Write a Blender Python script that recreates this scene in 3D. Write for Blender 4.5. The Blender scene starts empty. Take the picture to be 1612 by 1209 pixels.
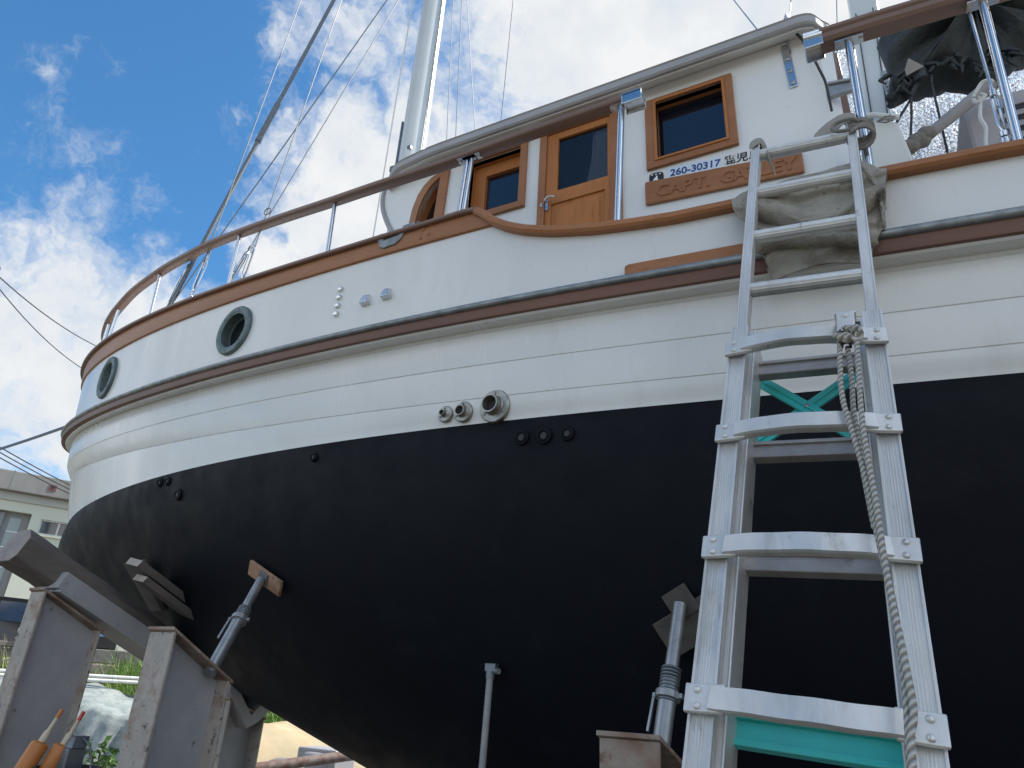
import bpy, bmesh, math, random
from mathutils import Vector as V, Matrix as M4
random.seed(7)
SC = bpy.context.scene
# ------------------------------------------------------------------ camera
CAM = V((6.2, -3.9, 1.5))
RC = ((0.88673931, 0.14738781, 0.43814408), (0.45926896, -0.38870999, -0.79873435), (0.05258728, 0.90949512, -0.41237508))
cd = bpy.data.cameras.new('camera'); cam = bpy.data.objects.new('camera', cd); SC.collection.objects.link(cam)
cam.matrix_world = M4.Translation(CAM) @ M4([list(r) + [0] for r in RC] + [[0, 0, 0, 1]])
cd.sensor_width = 36; cd.lens = 36 * 1090 / 1612; cd.clip_start = .05; cd.clip_end = 3000
SC.camera = cam
SC.view_settings.view_transform = 'Standard'; SC.view_settings.look = 'None'
SC.view_settings.exposure = 1.40; SC.view_settings.gamma = 1
SC.view_settings.use_curve_mapping = False
# ------------------------------------------------------------------ sky and sun
SUN = V((.42, .50, .76)).normalized()
SKY = 0.10
W = bpy.data.worlds.new('World'); SC.world = W; W.use_nodes = True
def sky():
    nt = W.node_tree; N = nt.nodes; L = nt.links; N.clear()
    out = N.new('ShaderNodeOutputWorld'); bg = N.new('ShaderNodeBackground'); bg.inputs[1].default_value = SKY
    L.new(bg.outputs[0], out.inputs[0])
    st = N.new('ShaderNodeTexSky'); st.sky_type = 'NISHITA'; st.sun_disc = False
    st.sun_elevation = math.asin(SUN.z); st.sun_rotation = math.atan2(SUN.x, SUN.y)
    st.ozone_density = 2.5; st.air_density = 1.0; st.dust_density = .25
    tc = N.new('ShaderNodeTexCoord')
    def math_(op, a, b=None, c=None):
        n = N.new('ShaderNodeMath'); n.operation = op
        for i, x in enumerate((a, b, c)):
            if x is None: continue
            if isinstance(x, (int, float)): n.inputs[i].default_value = x
            else: L.new(x, n.inputs[i])
        return n.outputs[0]
    def noise(scale, detail, rough, vec):
        n = N.new('ShaderNodeTexNoise'); n.inputs['Scale'].default_value = scale; n.inputs['Detail'].default_value = detail
        n.inputs['Roughness'].default_value = rough; L.new(vec, n.inputs['Vector']); return n
    d0 = tc.outputs['Generated']
    w1 = noise(5.5, 5, .6, d0)
    sub = N.new('ShaderNodeVectorMath'); sub.operation = 'SUBTRACT'; L.new(w1.outputs['Color'], sub.inputs[0]); sub.inputs[1].default_value = (.5, .5, .5)
    scl = N.new('ShaderNodeVectorMath'); scl.operation = 'SCALE'; L.new(sub.outputs[0], scl.inputs[0]); scl.inputs['Scale'].default_value = .26
    add = N.new('ShaderNodeVectorMath'); add.operation = 'ADD'; L.new(d0, add.inputs[0]); L.new(scl.outputs[0], add.inputs[1])
    dw = add.outputs[0]
    # cloud banks: direction, angular radius, weight
    LOBES = [((-.245, .58, .775), .23, .95), ((-.46, .575, .67), .12, .9), ((-.57, .555, .605), .15, 1.0), ((-.177, .59, .787), .30, 1.15),
             ((.03, .65, .76), .32, 1.15), ((-.515, .44, .735), .09, .58), ((-.45, .48, .745), .10, .52), ((-.64, .565, .52), .11, .95),
             ((-.86, .27, .44), .10, .60), ((-.80, .37, .46), .10, .50), ((-.855, .386, .345), .16, .95), ((-.82, .43, .375), .13, .9), ((-.86, .33, .39), .10, .75),
             ((-.87, .40, .26), .16, .75), ((-.78, .27, .56), .07, .24), ((-.745, .25, .63), .05, .30), ((-.765, .33, .55), .05, .34), ((-.63, .44, .636), .045, .6),
             ((.4, .75, .5), .5, .9), ((-.7, .68, .2), .35, .9)]
    acc = None
    for c, r, w in LOBES:
        n = N.new('ShaderNodeVectorMath'); n.operation = 'DISTANCE'; L.new(dw, n.inputs[0]); n.inputs[1].default_value = V(c).normalized()
        mr = N.new('ShaderNodeMapRange'); mr.interpolation_type = 'SMOOTHSTEP'
        mr.inputs['From Min'].default_value = r * 1.25; mr.inputs['From Max'].default_value = r * .25
        mr.inputs['To Min'].default_value = 0; mr.inputs['To Max'].default_value = w; L.new(n.outputs['Value'], mr.inputs['Value'])
        acc = mr.outputs[0] if acc is None else math_('MAXIMUM', acc, mr.outputs[0])
    # unseen clouds behind the camera, added to light the shaded hull side
    sep = N.new('ShaderNodeSeparateXYZ'); L.new(d0, sep.inputs[0])
    g = noise(2.6, 6, .6, dw)
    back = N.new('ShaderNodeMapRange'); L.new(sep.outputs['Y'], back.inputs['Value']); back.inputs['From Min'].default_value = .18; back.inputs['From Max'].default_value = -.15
    gg = N.new('ShaderNodeMapRange'); gg.interpolation_type = 'SMOOTHSTEP'; L.new(g.outputs['Fac'], gg.inputs['Value']); gg.inputs['From Min'].default_value = .40; gg.inputs['From Max'].default_value = .60
    hn = N.new('ShaderNodeVectorMath'); hn.operation = 'DISTANCE'; L.new(dw, hn.inputs[0]); hn.inputs[1].default_value = V((-.22, -.66, .71)).normalized()  # blue gap shaped in the unseen clouds for the cabin windows to reflect
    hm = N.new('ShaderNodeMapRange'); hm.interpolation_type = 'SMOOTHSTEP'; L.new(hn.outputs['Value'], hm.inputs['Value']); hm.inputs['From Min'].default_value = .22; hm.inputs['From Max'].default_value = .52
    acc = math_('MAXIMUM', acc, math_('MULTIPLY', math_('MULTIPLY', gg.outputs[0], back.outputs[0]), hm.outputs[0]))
    f1 = noise(16, 8, .62, dw)
    k = math_('ADD', acc, math_('MULTIPLY', math_('SUBTRACT', f1.outputs['Fac'], .5), 1.45))
    mk = N.new('ShaderNodeMapRange'); mk.interpolation_type = 'SMOOTHSTEP'; L.new(k, mk.inputs['Value']); mk.inputs['From Min'].default_value = .14; mk.inputs['From Max'].default_value = .92
    hb = N.new('ShaderNodeMapRange'); hb.interpolation_type = 'SMOOTHSTEP'; L.new(sep.outputs['Z'], hb.inputs['Value']); hb.inputs['From Min'].default_value = .38; hb.inputs['From Max'].default_value = .0; hb.inputs['To Max'].default_value = .55
    mask = math_('MAXIMUM', mk.outputs[0], hb.outputs[0])
    f2 = noise(9, 6, .6, d0)
    cr = N.new('ShaderNodeValToRGB'); L.new(f2.outputs['Fac'], cr.inputs[0])
    cr.color_ramp.elements[0].position = .30; cr.color_ramp.elements[0].color = (.76, .83, .91, 1)
    cr.color_ramp.elements[1].position = .62; cr.color_ramp.elements[1].color = (.97, .985, 1, 1)
    cs = N.new('ShaderNodeVectorMath'); cs.operation = 'SCALE'; L.new(cr.outputs[0], cs.inputs[0]); L.new(math_('ADD', math_('MULTIPLY', back.outputs[0], 3.0), 3.5), cs.inputs['Scale'])  # clouds behind the camera made brighter as fill for the hull
    tint = N.new('ShaderNodeMix'); tint.data_type = 'RGBA'; tint.blend_type = 'MULTIPLY'; tint.inputs[0].default_value = 1
    L.new(st.outputs[0], tint.inputs[6]); tint.inputs[7].default_value = (.345, .64, .77, 1)
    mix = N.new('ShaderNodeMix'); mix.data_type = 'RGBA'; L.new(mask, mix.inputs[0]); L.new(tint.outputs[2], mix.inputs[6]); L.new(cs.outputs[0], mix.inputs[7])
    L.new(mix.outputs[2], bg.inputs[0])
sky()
sl = bpy.data.lights.new('sun', 'SUN'); sl.energy = 2.7; sl.angle = math.radians(.5); sl.color = (1, .95, .87)
so = bpy.data.objects.new('sun', sl); SC.collection.objects.link(so); so.rotation_euler = SUN.to_track_quat('Z', 'Y').to_euler(); so.location = (0, 0, 30)

# ------------------------------------------------------------------ materials
MATS = {}
def mat(name, c1, c2=None, scale=4., rough=.5, metal=0., bump=0., bscale=40., spots=None, stretch=(1, 1, 1), spec=.5, rvar=0., detail=6, lo=.35, hi=.65, spots2=None):
    m = bpy.data.materials.new(name); m.use_nodes = True; nt = m.node_tree; N = nt.nodes; L = nt.links
    p = N['Principled BSDF']; p.inputs['Roughness'].default_value = rough; p.inputs['Metallic'].default_value = metal
    p.inputs['Specular IOR Level'].default_value = spec
    tc = N.new('ShaderNodeTexCoord'); mp = N.new('ShaderNodeMapping'); mp.inputs['Scale'].default_value = stretch; L.new(tc.outputs['Object'], mp.inputs[0])
    def nz(s, d=detail, r=.6):
        n = N.new('ShaderNodeTexNoise'); n.inputs['Scale'].default_value = s; n.inputs['Detail'].default_value = d; n.inputs['Roughness'].default_value = r
        L.new(mp.outputs[0], n.inputs['Vector']); return n.outputs['Fac']
    def rng(f, a, b, x=0., y=1.):
        n = N.new('ShaderNodeMapRange'); L.new(f, n.inputs['Value']); n.inputs['From Min'].default_value = a; n.inputs['From Max'].default_value = b
        n.inputs['To Min'].default_value = x; n.inputs['To Max'].default_value = y; return n.outputs[0]
    def mx(f, a, b):
        n = N.new('ShaderNodeMix'); n.data_type = 'RGBA'; L.new(f, n.inputs[0])
        for i, x in ((6, a), (7, b)):
            if isinstance(x, tuple): n.inputs[i].default_value = (*x, 1)
            else: L.new(x, n.inputs[i])
        return n.outputs[2]
    col = None
    p.inputs['Base Color'].default_value = (*c1, 1)
    if c2: col = mx(rng(nz(scale), lo, hi), c1, c2)
    for sp in (spots, spots2):
        if sp: col = mx(rng(nz(sp[1], 8, .7), sp[2], sp[2] + sp[3]), col if col else c1, sp[0])
    if col: L.new(col, p.inputs['Base Color'])
    if rvar: L.new(rng(nz(scale * 2.3), .3, .7, max(.02, rough - rvar), min(1, rough + rvar)), p.inputs['Roughness'])
    if bump:
        b = N.new('ShaderNodeBump'); b.inputs['Strength'].default_value = bump; b.inputs['Distance'].default_value = .01
        L.new(nz(bscale), b.inputs['Height']); L.new(b.outputs[0], p.inputs['Normal'])
    MATS[name] = m; return m
mat('white_paint', (.69, .682, .66), (.64, .632, .612), 1.6, .27, bump=.05, bscale=3, rvar=.10, spots=((.57, .545, .51), 2.6, .57, .25), spots2=((.52, .47, .41), 11, .70, .12), stretch=(1, 1, .32), detail=5)
mat('cabin_white', (.745, .74, .72), (.70, .695, .675), 2, .33, bump=.04, bscale=5, rvar=.06)
mat('cream_white', (.66, .665, .64), (.61, .61, .58), 3, .45)
mat('antifoul', (.0016, .0028, .0066), (.0024, .0038, .0080), 2.2, .62, bump=.12, bscale=38, spots=((.0085, .0100, .0135), 3.2, .56, .28), spots2=((.05, .05, .05), 55, .77, .03), spec=.17, rvar=.1)
mat('trim_wood', (.36, .155, .066), (.29, .122, .05), 3, .42, bump=.08, bscale=25, stretch=(.2, 1, 1), spots=((.30, .17, .10), 2.2, .55, .25), spots2=((.20, .082, .032), 60, .52, .25), spec=.3)
mat('rail_wood', (.20, .122, .092), (.165, .098, .072), 3, .4, bump=.1, bscale=30, stretch=(.3, 1, 1))
mat('strake_wood', (.16, .066, .035), (.12, .05, .03), 4, .5, bump=.1, bscale=30, stretch=(.3, 1, 1))
mat('door_wood', (.46, .18, .055), (.37, .14, .042), 3, .38, bump=.1, bscale=40, stretch=(1, 1, .16), spots=((.27, .105, .036), 48, .52, .25), spec=.25)
mat('zinc', (.30, .32, .325), (.19, .205, .21), 14, .5, metal=.75, bump=.15, bscale=50, rvar=.15, spots=((.36, .40, .38), 9, .58, .2))
mat('bronze', (.15, .19, .19), (.10, .135, .135), 18, .55, metal=.6, bump=.25, bscale=60, spots=((.27, .33, .32), 22, .58, .15))
mat('stainless', (.66, .67, .68), (.58, .59, .60), 14, rough=.22, metal=1)
mat('weathered_steel', (.36, .34, .30), (.24, .23, .21), 40, .38, metal=.75, spots=((.16, .14, .12), 60, .62, .1))
mat('aluminium', (.66, .65, .63), (.54, .53, .51), 9, .42, metal=.5, bump=.12, bscale=70, rvar=.12, spots=((.27, .26, .24), 24, .62, .10), spots2=((.42, .40, .36), 7, .56, .16), stretch=(1, .35, .35))
mat('aluminium_dull', (.40, .375, .355), (.28, .26, .245), 8, .5, metal=.6, bump=.12, bscale=70, spots=((.20, .17, .15), 15, .58, .15))
mat('mast_white', (.60, .62, .61), (.54, .56, .55), 2, .35, metal=.1)
mat('gutter_grey', (.36, .35, .35), (.31, .30, .30), 4, .5)
mat('black_seal', (.012, .012, .013), None, rough=.5)
mat('black_rubber', (.02, .021, .023), (.03, .03, .03), 8, .65)
mat('pane_glass', (.008, .010, .016), None, rough=.04, spec=1.0)
mat('wire_steel', (.17, .185, .20), (.13, .14, .155), 30, .5, metal=.3)
mat('porthole_glass', (.006, .010, .012), None, rough=.15, spec=.35)
mat('wire_thin', (.16, .20, .27), None, rough=.5)
mat('plate_blue', (.62, .70, .80), (.58, .66, .76), 10, .4)
mat('ink_blue', (.025, .05, .20), None, rough=.5)
mat('ink_black', (.012, .012, .016), None, rough=.5)
mat('ink_white', (.8, .8, .8), None, rough=.5)
mat('post_steel', (.35, .345, .355), (.27, .265, .275), 3, .55, bump=.2, bscale=30, spots=((.12, .08, .06), 15, .62, .10), spots2=((.42, .41, .40), 26, .64, .06))
mat('post_flange', (.40, .36, .32), (.30, .265, .235), 4, .6, bump=.3, bscale=30, spots=((.22, .125, .075), 7, .52, .16), spots2=((.05, .03, .022), 24, .58, .08))
mat('rust_steel', (.30, .24, .20), (.20, .12, .08), 9, .7, bump=.3, bscale=40, spots=((.13, .06, .035), 14, .55, .12))
mat('old_timber', (.15, .126, .112), (.095, .08, .072), 5, .85, bump=.7, bscale=14, stretch=(1, .25, 1), spots=((.15, .125, .11), 8, .58, .15))
mat('timber_end', (.30, .265, .24), (.20, .175, .16), 9, .85, bump=.6, bscale=25)
mat('fresh_wood', (.42, .36, .30), (.34, .28, .23), 10, .8)
mat('ply', (.36, .22, .14), (.28, .16, .10), 9, .75, spots=((.14, .06, .035), 12, .55, .1))
mat('galv', (.34, .35, .36), (.26, .27, .275), 14, .4, metal=.7, spots=((.16, .10, .07), 10, .68, .1))
mat('dark_plate', (.085, .078, .07), (.06, .052, .046), 14, .75, spots=((.12, .07, .05), 18, .58, .1))
mat('galv_dull', (.20, .22, .24), (.14, .155, .17), 12, .5, metal=.6)
mat('grey_pole', (.28, .275, .275), (.22, .215, .215), 12, .5)
mat('pipe_rust', (.13, .06, .045), (.22, .19, .17), 16, .7)
mat('blanket', (.385, .355, .30), (.275, .25, .21), 7, .95, bump=.9, bscale=130, spots=((.17, .145, .11), 6, .53, .14), spots2=((.11, .092, .07), 30, .60, .10))
mat('canvas_grey', (.30, .275, .24), (.25, .23, .20), 6, .9, bump=.4, bscale=150)
mat('teal_paint', (.035, .50, .46), (.05, .42, .39), 5, .45, spots=((.18, .13, .09), 16, .68, .08))
mat('rope_fibre', (.44, .42, .37), (.32, .30, .26), 40, .95, bump=.5, bscale=120)
mat('rope_old', (.26, .245, .22), (.17, .155, .135), 30, .95, bump=.5, bscale=120)
mat('rope_white', (.66, .66, .62), None, rough=.9)
mat('concrete', (.30, .285, .26), (.22, .21, .195), 1.1, .9, bump=.3, bscale=6, stretch=(1, 1, .4))
mat('wall_cream', (.60, .60, .49), (.56, .56, .455), .7, .85)
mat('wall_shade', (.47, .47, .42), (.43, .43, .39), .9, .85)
mat('pilaster_grey', (.25, .255, .25), (.21, .215, .21), 1.5, .8)
mat('emblem_red', (.20, .075, .075), (.16, .06, .06), 6, .6)
mat('car_black', (.012, .013, .017), None, rough=.12, spec=.6)
mat('tyre', (.02, .02, .02), None, rough=.8)
mat('shed_glass', (.22, .27, .27), None, rough=.06, spec=.6)
mat('plank_wood', (.25, .215, .18), (.16, .135, .11), 5, .85, bump=.4, bscale=14, stretch=(1, .3, 1))
mat('grey_timber', (.20, .185, .165), (.13, .12, .105), 5, .9, bump=.4, bscale=14)
mat('white_pvc', (.66, .66, .63), (.58, .58, .55), 9, .4)
mat('tarp_white', (.34, .36, .34), (.22, .25, .235), 4.5, .45, bump=1., bscale=9, spots=((.17, .20, .185), 9, .53, .14))
mat('tarp_tan', (.47, .35, .195), (.52, .43, .27), 2.5, .7, bump=.5, bscale=7)
mat('orange_plastic', (.46, .165, .035), (.38, .13, .03), 8, .5, spots=((.30, .15, .06), 18, .62, .1))
mat('nozzle_cream', (.52, .44, .33), (.44, .37, .27), 12, .6)
mat('nozzle_red', (.48, .07, .05), None, rough=.5)
mat('foil', (.92, .93, .95), None, rough=.06, metal=1)
mat('dark_cover', (.022, .029, .026), (.012, .016, .020), 9, .6, bump=1., bscale=26)
mat('locker_grey', (.33, .315, .32), (.30, .285, .29), 3, .5)
mat('grass_blade', (.10, .22, .03), (.19, .28, .06), 1.2, .6)
mat('grass_dry', (.32, .28, .14), (.24, .21, .10), 2, .7)
mat('leaf', (.055, .13, .02), (.10, .19, .035), 3, .55)
mat('ground_soil', (.165, .148, .122), (.12, .106, .086), .7, .95, bump=.6, bscale=14, spots=((.16, .155, .145), 9, .60, .15), spots2=((.05, .07, .025), .8, .56, .15))
mat('blue_tarp', (.10, .32, .62), None, rough=.5)
mat('curtain', (.42, .42, .42), (.34, .34, .34), 20, .9, stretch=(3, 1, .1))
def _foil():
    m = MATS['foil']; nt = m.node_tree; N = nt.nodes; L = nt.links; p = N['Principled BSDF']
    tc = N.new('ShaderNodeTexCoord'); v = N.new('ShaderNodeTexVoronoi'); v.inputs['Scale'].default_value = 48; L.new(tc.outputs['Object'], v.inputs['Vector'])
    n = N.new('ShaderNodeTexNoise'); n.inputs['Scale'].default_value = 34; n.inputs['Detail'].default_value = 3; L.new(tc.outputs['Object'], n.inputs['Vector'])
    a = N.new('ShaderNodeMath'); a.operation = 'ADD'; L.new(v.outputs['Distance'], a.inputs[0]); L.new(n.outputs['Fac'], a.inputs[1])
    b = N.new('ShaderNodeBump'); b.inputs['Strength'].default_value = 1; b.inputs['Distance'].default_value = .03; L.new(a.outputs[0], b.inputs['Height']); L.new(b.outputs[0], p.inputs['Normal'])
_foil()
def _clear():
    m = bpy.data.materials.new('clear_glass'); m.use_nodes = True; nt = m.node_tree; N = nt.nodes; L = nt.links; N.clear()
    o = N.new('ShaderNodeOutputMaterial'); g = N.new('ShaderNodeBsdfGlossy'); g.inputs['Roughness'].default_value = .04
    t = N.new('ShaderNodeBsdfTransparent'); t.inputs[0].default_value = (.55, .58, .62, 1); f = N.new('ShaderNodeFresnel'); f.inputs[0].default_value = 1.65
    x = N.new('ShaderNodeMixShader'); L.new(f.outputs[0], x.inputs[0]); L.new(t.outputs[0], x.inputs[1]); L.new(g.outputs[0], x.inputs[2]); L.new(x.outputs[0], o.inputs[0]); MATS['clear_glass'] = m
_clear()
def _rope(name):   # twisted strands
    m = MATS[name]; nt = m.node_tree; N = nt.nodes; L = nt.links; p = N['Principled BSDF']
    tc = N.new('ShaderNodeTexCoord'); mp = N.new('ShaderNodeMapping'); mp.inputs['Rotation'].default_value = (.5, .6, .2); L.new(tc.outputs['Object'], mp.inputs[0])
    w = N.new('ShaderNodeTexWave'); w.inputs['Scale'].default_value = 26; w.inputs['Distortion'].default_value = .4; w.bands_direction = 'Z'; L.new(mp.outputs[0], w.inputs['Vector'])
    b = N.new('ShaderNodeBump'); b.inputs['Strength'].default_value = 1; b.inputs['Distance'].default_value = .006; L.new(w.outputs['Fac'], b.inputs['Height']); L.new(b.outputs[0], p.inputs['Normal'])
    r = N.new('ShaderNodeValToRGB'); L.new(w.outputs['Fac'], r.inputs[0]); r.color_ramp.elements[0].color = (.20, .185, .16, 1); r.color_ramp.elements[0].position = .05
    r.color_ramp.elements[1].color = (.52, .50, .45, 1); r.color_ramp.elements[1].position = .45; L.new(r.outputs[0], p.inputs['Base Color'])
_rope('rope_fibre')

# ------------------------------------------------------------------ mesh helpers
OFF = {}
def link(o, parent=None):
    SC.collection.objects.link(o)
    if parent: o.parent = parent
    return o
def thing(name, loc, label, cat, group=None):
    o = bpy.data.objects.new(name, None); o.empty_display_size = .1; o.location = loc; link(o); OFF[o.name] = V(loc)
    o['label'] = label; o['category'] = cat
    if group: o['group'] = group
    return o
def tag(o, label=None, cat=None, group=None, kind=None):
    for k, v in (('label', label), ('category', cat), ('group', group), ('kind', kind)):
        if v: o[k] = v
    return o
class MB:
    def __init__(s): s.v = []; s.f = []; s.m = []; s.mi = 0
    def add(s, vs, fs):
        b = len(s.v); s.v += [V(v) for v in vs]; s.f += [tuple(i + b for i in f) for f in fs]; s.m += [s.mi] * len(fs); return s
    def box(s, c, d, rot=None, axes=None):
        c = V(c); A = axes or [V((1, 0, 0)), V((0, 1, 0)), V((0, 0, 1))]
        if rot: A = [rot @ a for a in A]
        vs = [c + A[0] * (x * d[0] / 2) + A[1] * (y * d[1] / 2) + A[2] * (z * d[2] / 2) for z in (-1, 1) for y in (-1, 1) for x in (-1, 1)]
        return s.add(vs, [(0, 2, 3, 1), (4, 5, 7, 6), (0, 1, 5, 4), (2, 6, 7, 3), (0, 4, 6, 2), (1, 3, 7, 5)])
    def bar(s, p0, p1, w, h, up=(0, 0, 1)):
        p0 = V(p0); p1 = V(p1); d = (p1 - p0); x = d.normalized(); y = V(up).cross(x).normalized(); z = x.cross(y)
        return s.box((p0 + p1) / 2, (d.length, w, h), axes=[x, y, z])
    def tube(s, pts, r, n=8, prof=None, up=(0, 0, 1), cap=True, closed=False):
        pts = [V(p) for p in pts]; k = len(pts); rs = r if isinstance(r, (list, tuple)) else [r] * k
        base = len(s.v); m = None; vs = []; fs = []; prev = None
        for i, p in enumerate(pts):
            a = pts[i - 1] if (i or closed) else pts[0]; b = pts[(i + 1) % k] if (i < k - 1 or closed) else pts[-1]
            t = (b - a).normalized()
            u = V(up)
            if abs(t.dot(u)) > .97: u = V((1, 0, 0)) if abs(t.x) < .9 else V((0, 1, 0))
            x = u.cross(t).normalized(); y = t.cross(x)
            pr = prof or [(math.cos(2 * math.pi * j / n), math.sin(2 * math.pi * j / n)) for j in range(n)]
            m = len(pr); vs += [p + x * (q[0] * rs[i]) + y * (q[1] * rs[i]) for q in pr]
        for i in range(k if closed else k - 1):
            for j in range(m):
                a = i * m + j; b = i * m + (j + 1) % m; i2 = (i + 1) % k; fs.append((a, b, i2 * m + (j + 1) % m, i2 * m + j))
        if cap and not closed: fs += [tuple(range(m))[::-1], tuple((k - 1) * m + j for j in range(m))]
        return s.add(vs, fs)
    def cyl(s, p0, p1, r, r1=None, n=16): return s.tube([p0, p1], [r, r if r1 is None else r1], n)
    def lathe(s, c, ax, prof, n=24):   # prof = [(radius, distance along ax)]
        c = V(c); ax = V(ax).normalized(); u = V((0, 0, 1)) if abs(ax.z) < .9 else V((1, 0, 0)); x = u.cross(ax).normalized(); y = ax.cross(x)
        vs = [c + ax * h + (x * math.cos(2 * math.pi * j / n) + y * math.sin(2 * math.pi * j / n)) * r for r, h in prof for j in range(n)]
        fs = [(i * n + j, i * n + (j + 1) % n, (i + 1) * n + (j + 1) % n, (i + 1) * n + j) for i in range(len(prof) - 1) for j in range(n)]
        return s.add(vs, fs)
    def loft(s, rows, flip=False, close=False):
        k = len(rows[0]); vs = [p for r in rows for p in r]; fs = []
        for i in range(len(rows) - 1):
            for j in range(k if close else k - 1):
                q = (i * k + j, i * k + (j + 1) % k, (i + 1) * k + (j + 1) % k, (i + 1) * k + j); fs.append(q[::-1] if flip else q)
        return s.add(vs, fs)
    def ball(s, c, r, n=8, sq=(1, 1, 1)):
        c = V(c); vs = []; fs = []
        for i in range(n + 1):
            a = math.pi * i / n
            for j in range(n * 2):
                b = math.pi * j / n; vs.append(c + V((r * sq[0] * math.sin(a) * math.cos(b), r * sq[1] * math.sin(a) * math.sin(b), r * sq[2] * math.cos(a))))
        for i in range(n):
            for j in range(n * 2):
                k = n * 2; fs.append((i * k + j, (i + 1) * k + j, (i + 1) * k + (j + 1) % k, i * k + (j + 1) % k))
        return s.add(vs, fs)
    def prism(s, poly, d):    # closed polygon of 3-D points pushed along d
        n = len(poly); d = V(d); vs = [V(p) for p in poly] + [V(p) + d for p in poly]
        return s.add(vs, [tuple(range(n))[::-1], tuple(range(n, 2 * n))] + [(i, (i + 1) % n, n + (i + 1) % n, n + i) for i in range(n)])
    def build(s, name, mats, parent=None, smooth=None, bevel=0, label=None, sub=0, seg=2):
        off = V((0, 0, 0)); p = parent
        while p is not None:
            if p.name in OFF: off = OFF[p.name]; break
            p = p.parent
        me = bpy.data.meshes.new(name); me.from_pydata([v - off for v in s.v], [], s.f); me.update()
        for mm in (mats if isinstance(mats, (list, tuple)) else [mats]): me.materials.append(MATS[mm])
        for q, i in zip(me.polygons, s.m): q.material_index = i
        bm = bmesh.new(); bm.from_mesh(me); bmesh.ops.remove_doubles(bm, verts=bm.verts, dist=1e-5); bmesh.ops.recalc_face_normals(bm, faces=bm.faces); bm.to_mesh(me); bm.free()
        o = bpy.data.objects.new(name, me); link(o, parent)
        if bevel:
            b = o.modifiers.new('bevel', 'BEVEL'); b.width = bevel; b.segments = seg; b.limit_method = 'ANGLE'; b.angle_limit = math.radians(35)
        if sub:
            q = o.modifiers.new('sub', 'SUBSURF'); q.levels = sub; q.render_levels = sub
        if smooth is not None:
            me.polygons.foreach_set('use_smooth', [True] * len(me.polygons)); me.set_sharp_from_angle(angle=math.radians(smooth))
        if label: o['label'] = label
        return o
def plate(name, outer, holes, depth, mp, material, parent, bevel=0):
    """flat panel with holes: polygons in (a, b); mp(a, b, d) maps to 3-D, depth d"""
    bm = bmesh.new(); es = []
    for loop in [outer] + holes:
        vs = [bm.verts.new((a, b, 0)) for a, b in loop]
        es += [bm.edges.new((vs[i], vs[(i + 1) % len(vs)])) for i in range(len(vs))]
    r = bmesh.ops.triangle_fill(bm, use_beauty=True, use_dissolve=False, edges=es, normal=(0, 0, 1))
    bm.verts.index_update(); vs = [v.co.copy() for v in bm.verts]; fs = [[v.index for v in f.verts] for f in bm.faces]
    be = [[v.index for v in e.verts] for e in bm.edges if e.is_boundary]; bm.free()
    b = MB(); n = len(vs)
    b.add([mp(v.x, v.y, 0) for v in vs] + [mp(v.x, v.y, depth) for v in vs], [tuple(f) for f in fs] + [tuple(i + n for i in f[::-1]) for f in fs] + [(e[0], e[1], e[1] + n, e[0] + n) for e in be])
    return b.build(name, material, parent, bevel=bevel)
def rect(x0, x1, z0, z1): return [(x0, z0), (x1, z0), (x1, z1), (x0, z1)]
def spline(pts, n):
    P = [V(p) for p in pts]; P = [P[0] * 2 - P[1]] + P + [P[-1] * 2 - P[-2]]; out = []
    for i in range(1, len(P) - 2):
        for j in range(n):
            t = j / n; a, b, c, d = P[i - 1:i + 3]
            out.append(.5 * (2 * b + (c - a) * t + (2 * a - 5 * b + 4 * c - d) * t * t + (3 * b - a - 3 * c + d) * t ** 3))
    return out + [P[-2]]
def interp(x, tab):
    if x <= tab[0][0]: return tab[0][1]
    for (a, p), (b, q) in zip(tab, tab[1:]):
        if x <= b: return p + (q - p) * (x - a) / (b - a)
    return tab[-1][1]
def ss(a, b, x): t = min(1, max(0, (x - a) / (b - a))); return t * t * (3 - 2 * t)
def text(body, size, M, name, material, parent, depth=.002, bold=0.):
    c = bpy.data.curves.new(name, 'FONT'); c.body = body; c.size = size; c.extrude = depth; c.offset = bold
    t = bpy.data.objects.new(name, c); link(t); bpy.context.view_layer.update()
    me = bpy.data.meshes.new_from_object(t.evaluated_get(bpy.context.evaluated_depsgraph_get())); bpy.data.objects.remove(t)
    p = parent; off = V((0, 0, 0))
    while p is not None:
        if p.name in OFF: off = OFF[p.name]; break
        p = p.parent
    me.transform(M4.Translation(-off) @ M); me.materials.clear(); me.materials.append(MATS[material]); me.name = name
    o = bpy.data.objects.new(name, me); link(o, parent); return o

# ================================================================== ground
CX2, CY2 = CAM.x, CAM.y
def wt(x, y): dx, dy = x - CX2, y - CY2; return -dx * .895 + dy * .447, dx * .447 + dy * .895
def xy(w, t): return CX2 - .895 * w + .447 * t, CY2 + .447 * w + .895 * t
def gh(x, y):
    w, t = wt(x, y)
    return .32 * ss(6, 9, w) + (.75 * ss(9.6, 13.2, w) + .65 * ss(15, 25, w)) * (1 - .72 * ss(2.6, 5.5, t)) * ss(-40, -20, t)
def ground():
    ax = [-1200, -500, -200, -100, -60] + [-45 + i * 1.5 for i in range(26)] + [-6 + i * .5 for i in range(44)] + [17, 20, 26, 40, 80, 200, 600, 1200]
    ay = [-1200, -400, -120, -60, -35, -25, -18] + [-14 + i * .6 for i in range(60)] + [24, 28, 34, 44, 60, 100, 250, 700, 1200]
    b = MB(); b.loft([[V((x, y, gh(x, y) + (random.uniform(-.02, .02) if abs(x) < 60 else 0))) for x in ax] for y in ay])
    tag(b.build('ground', 'ground_soil', smooth=60), kind='structure')
ground()

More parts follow.
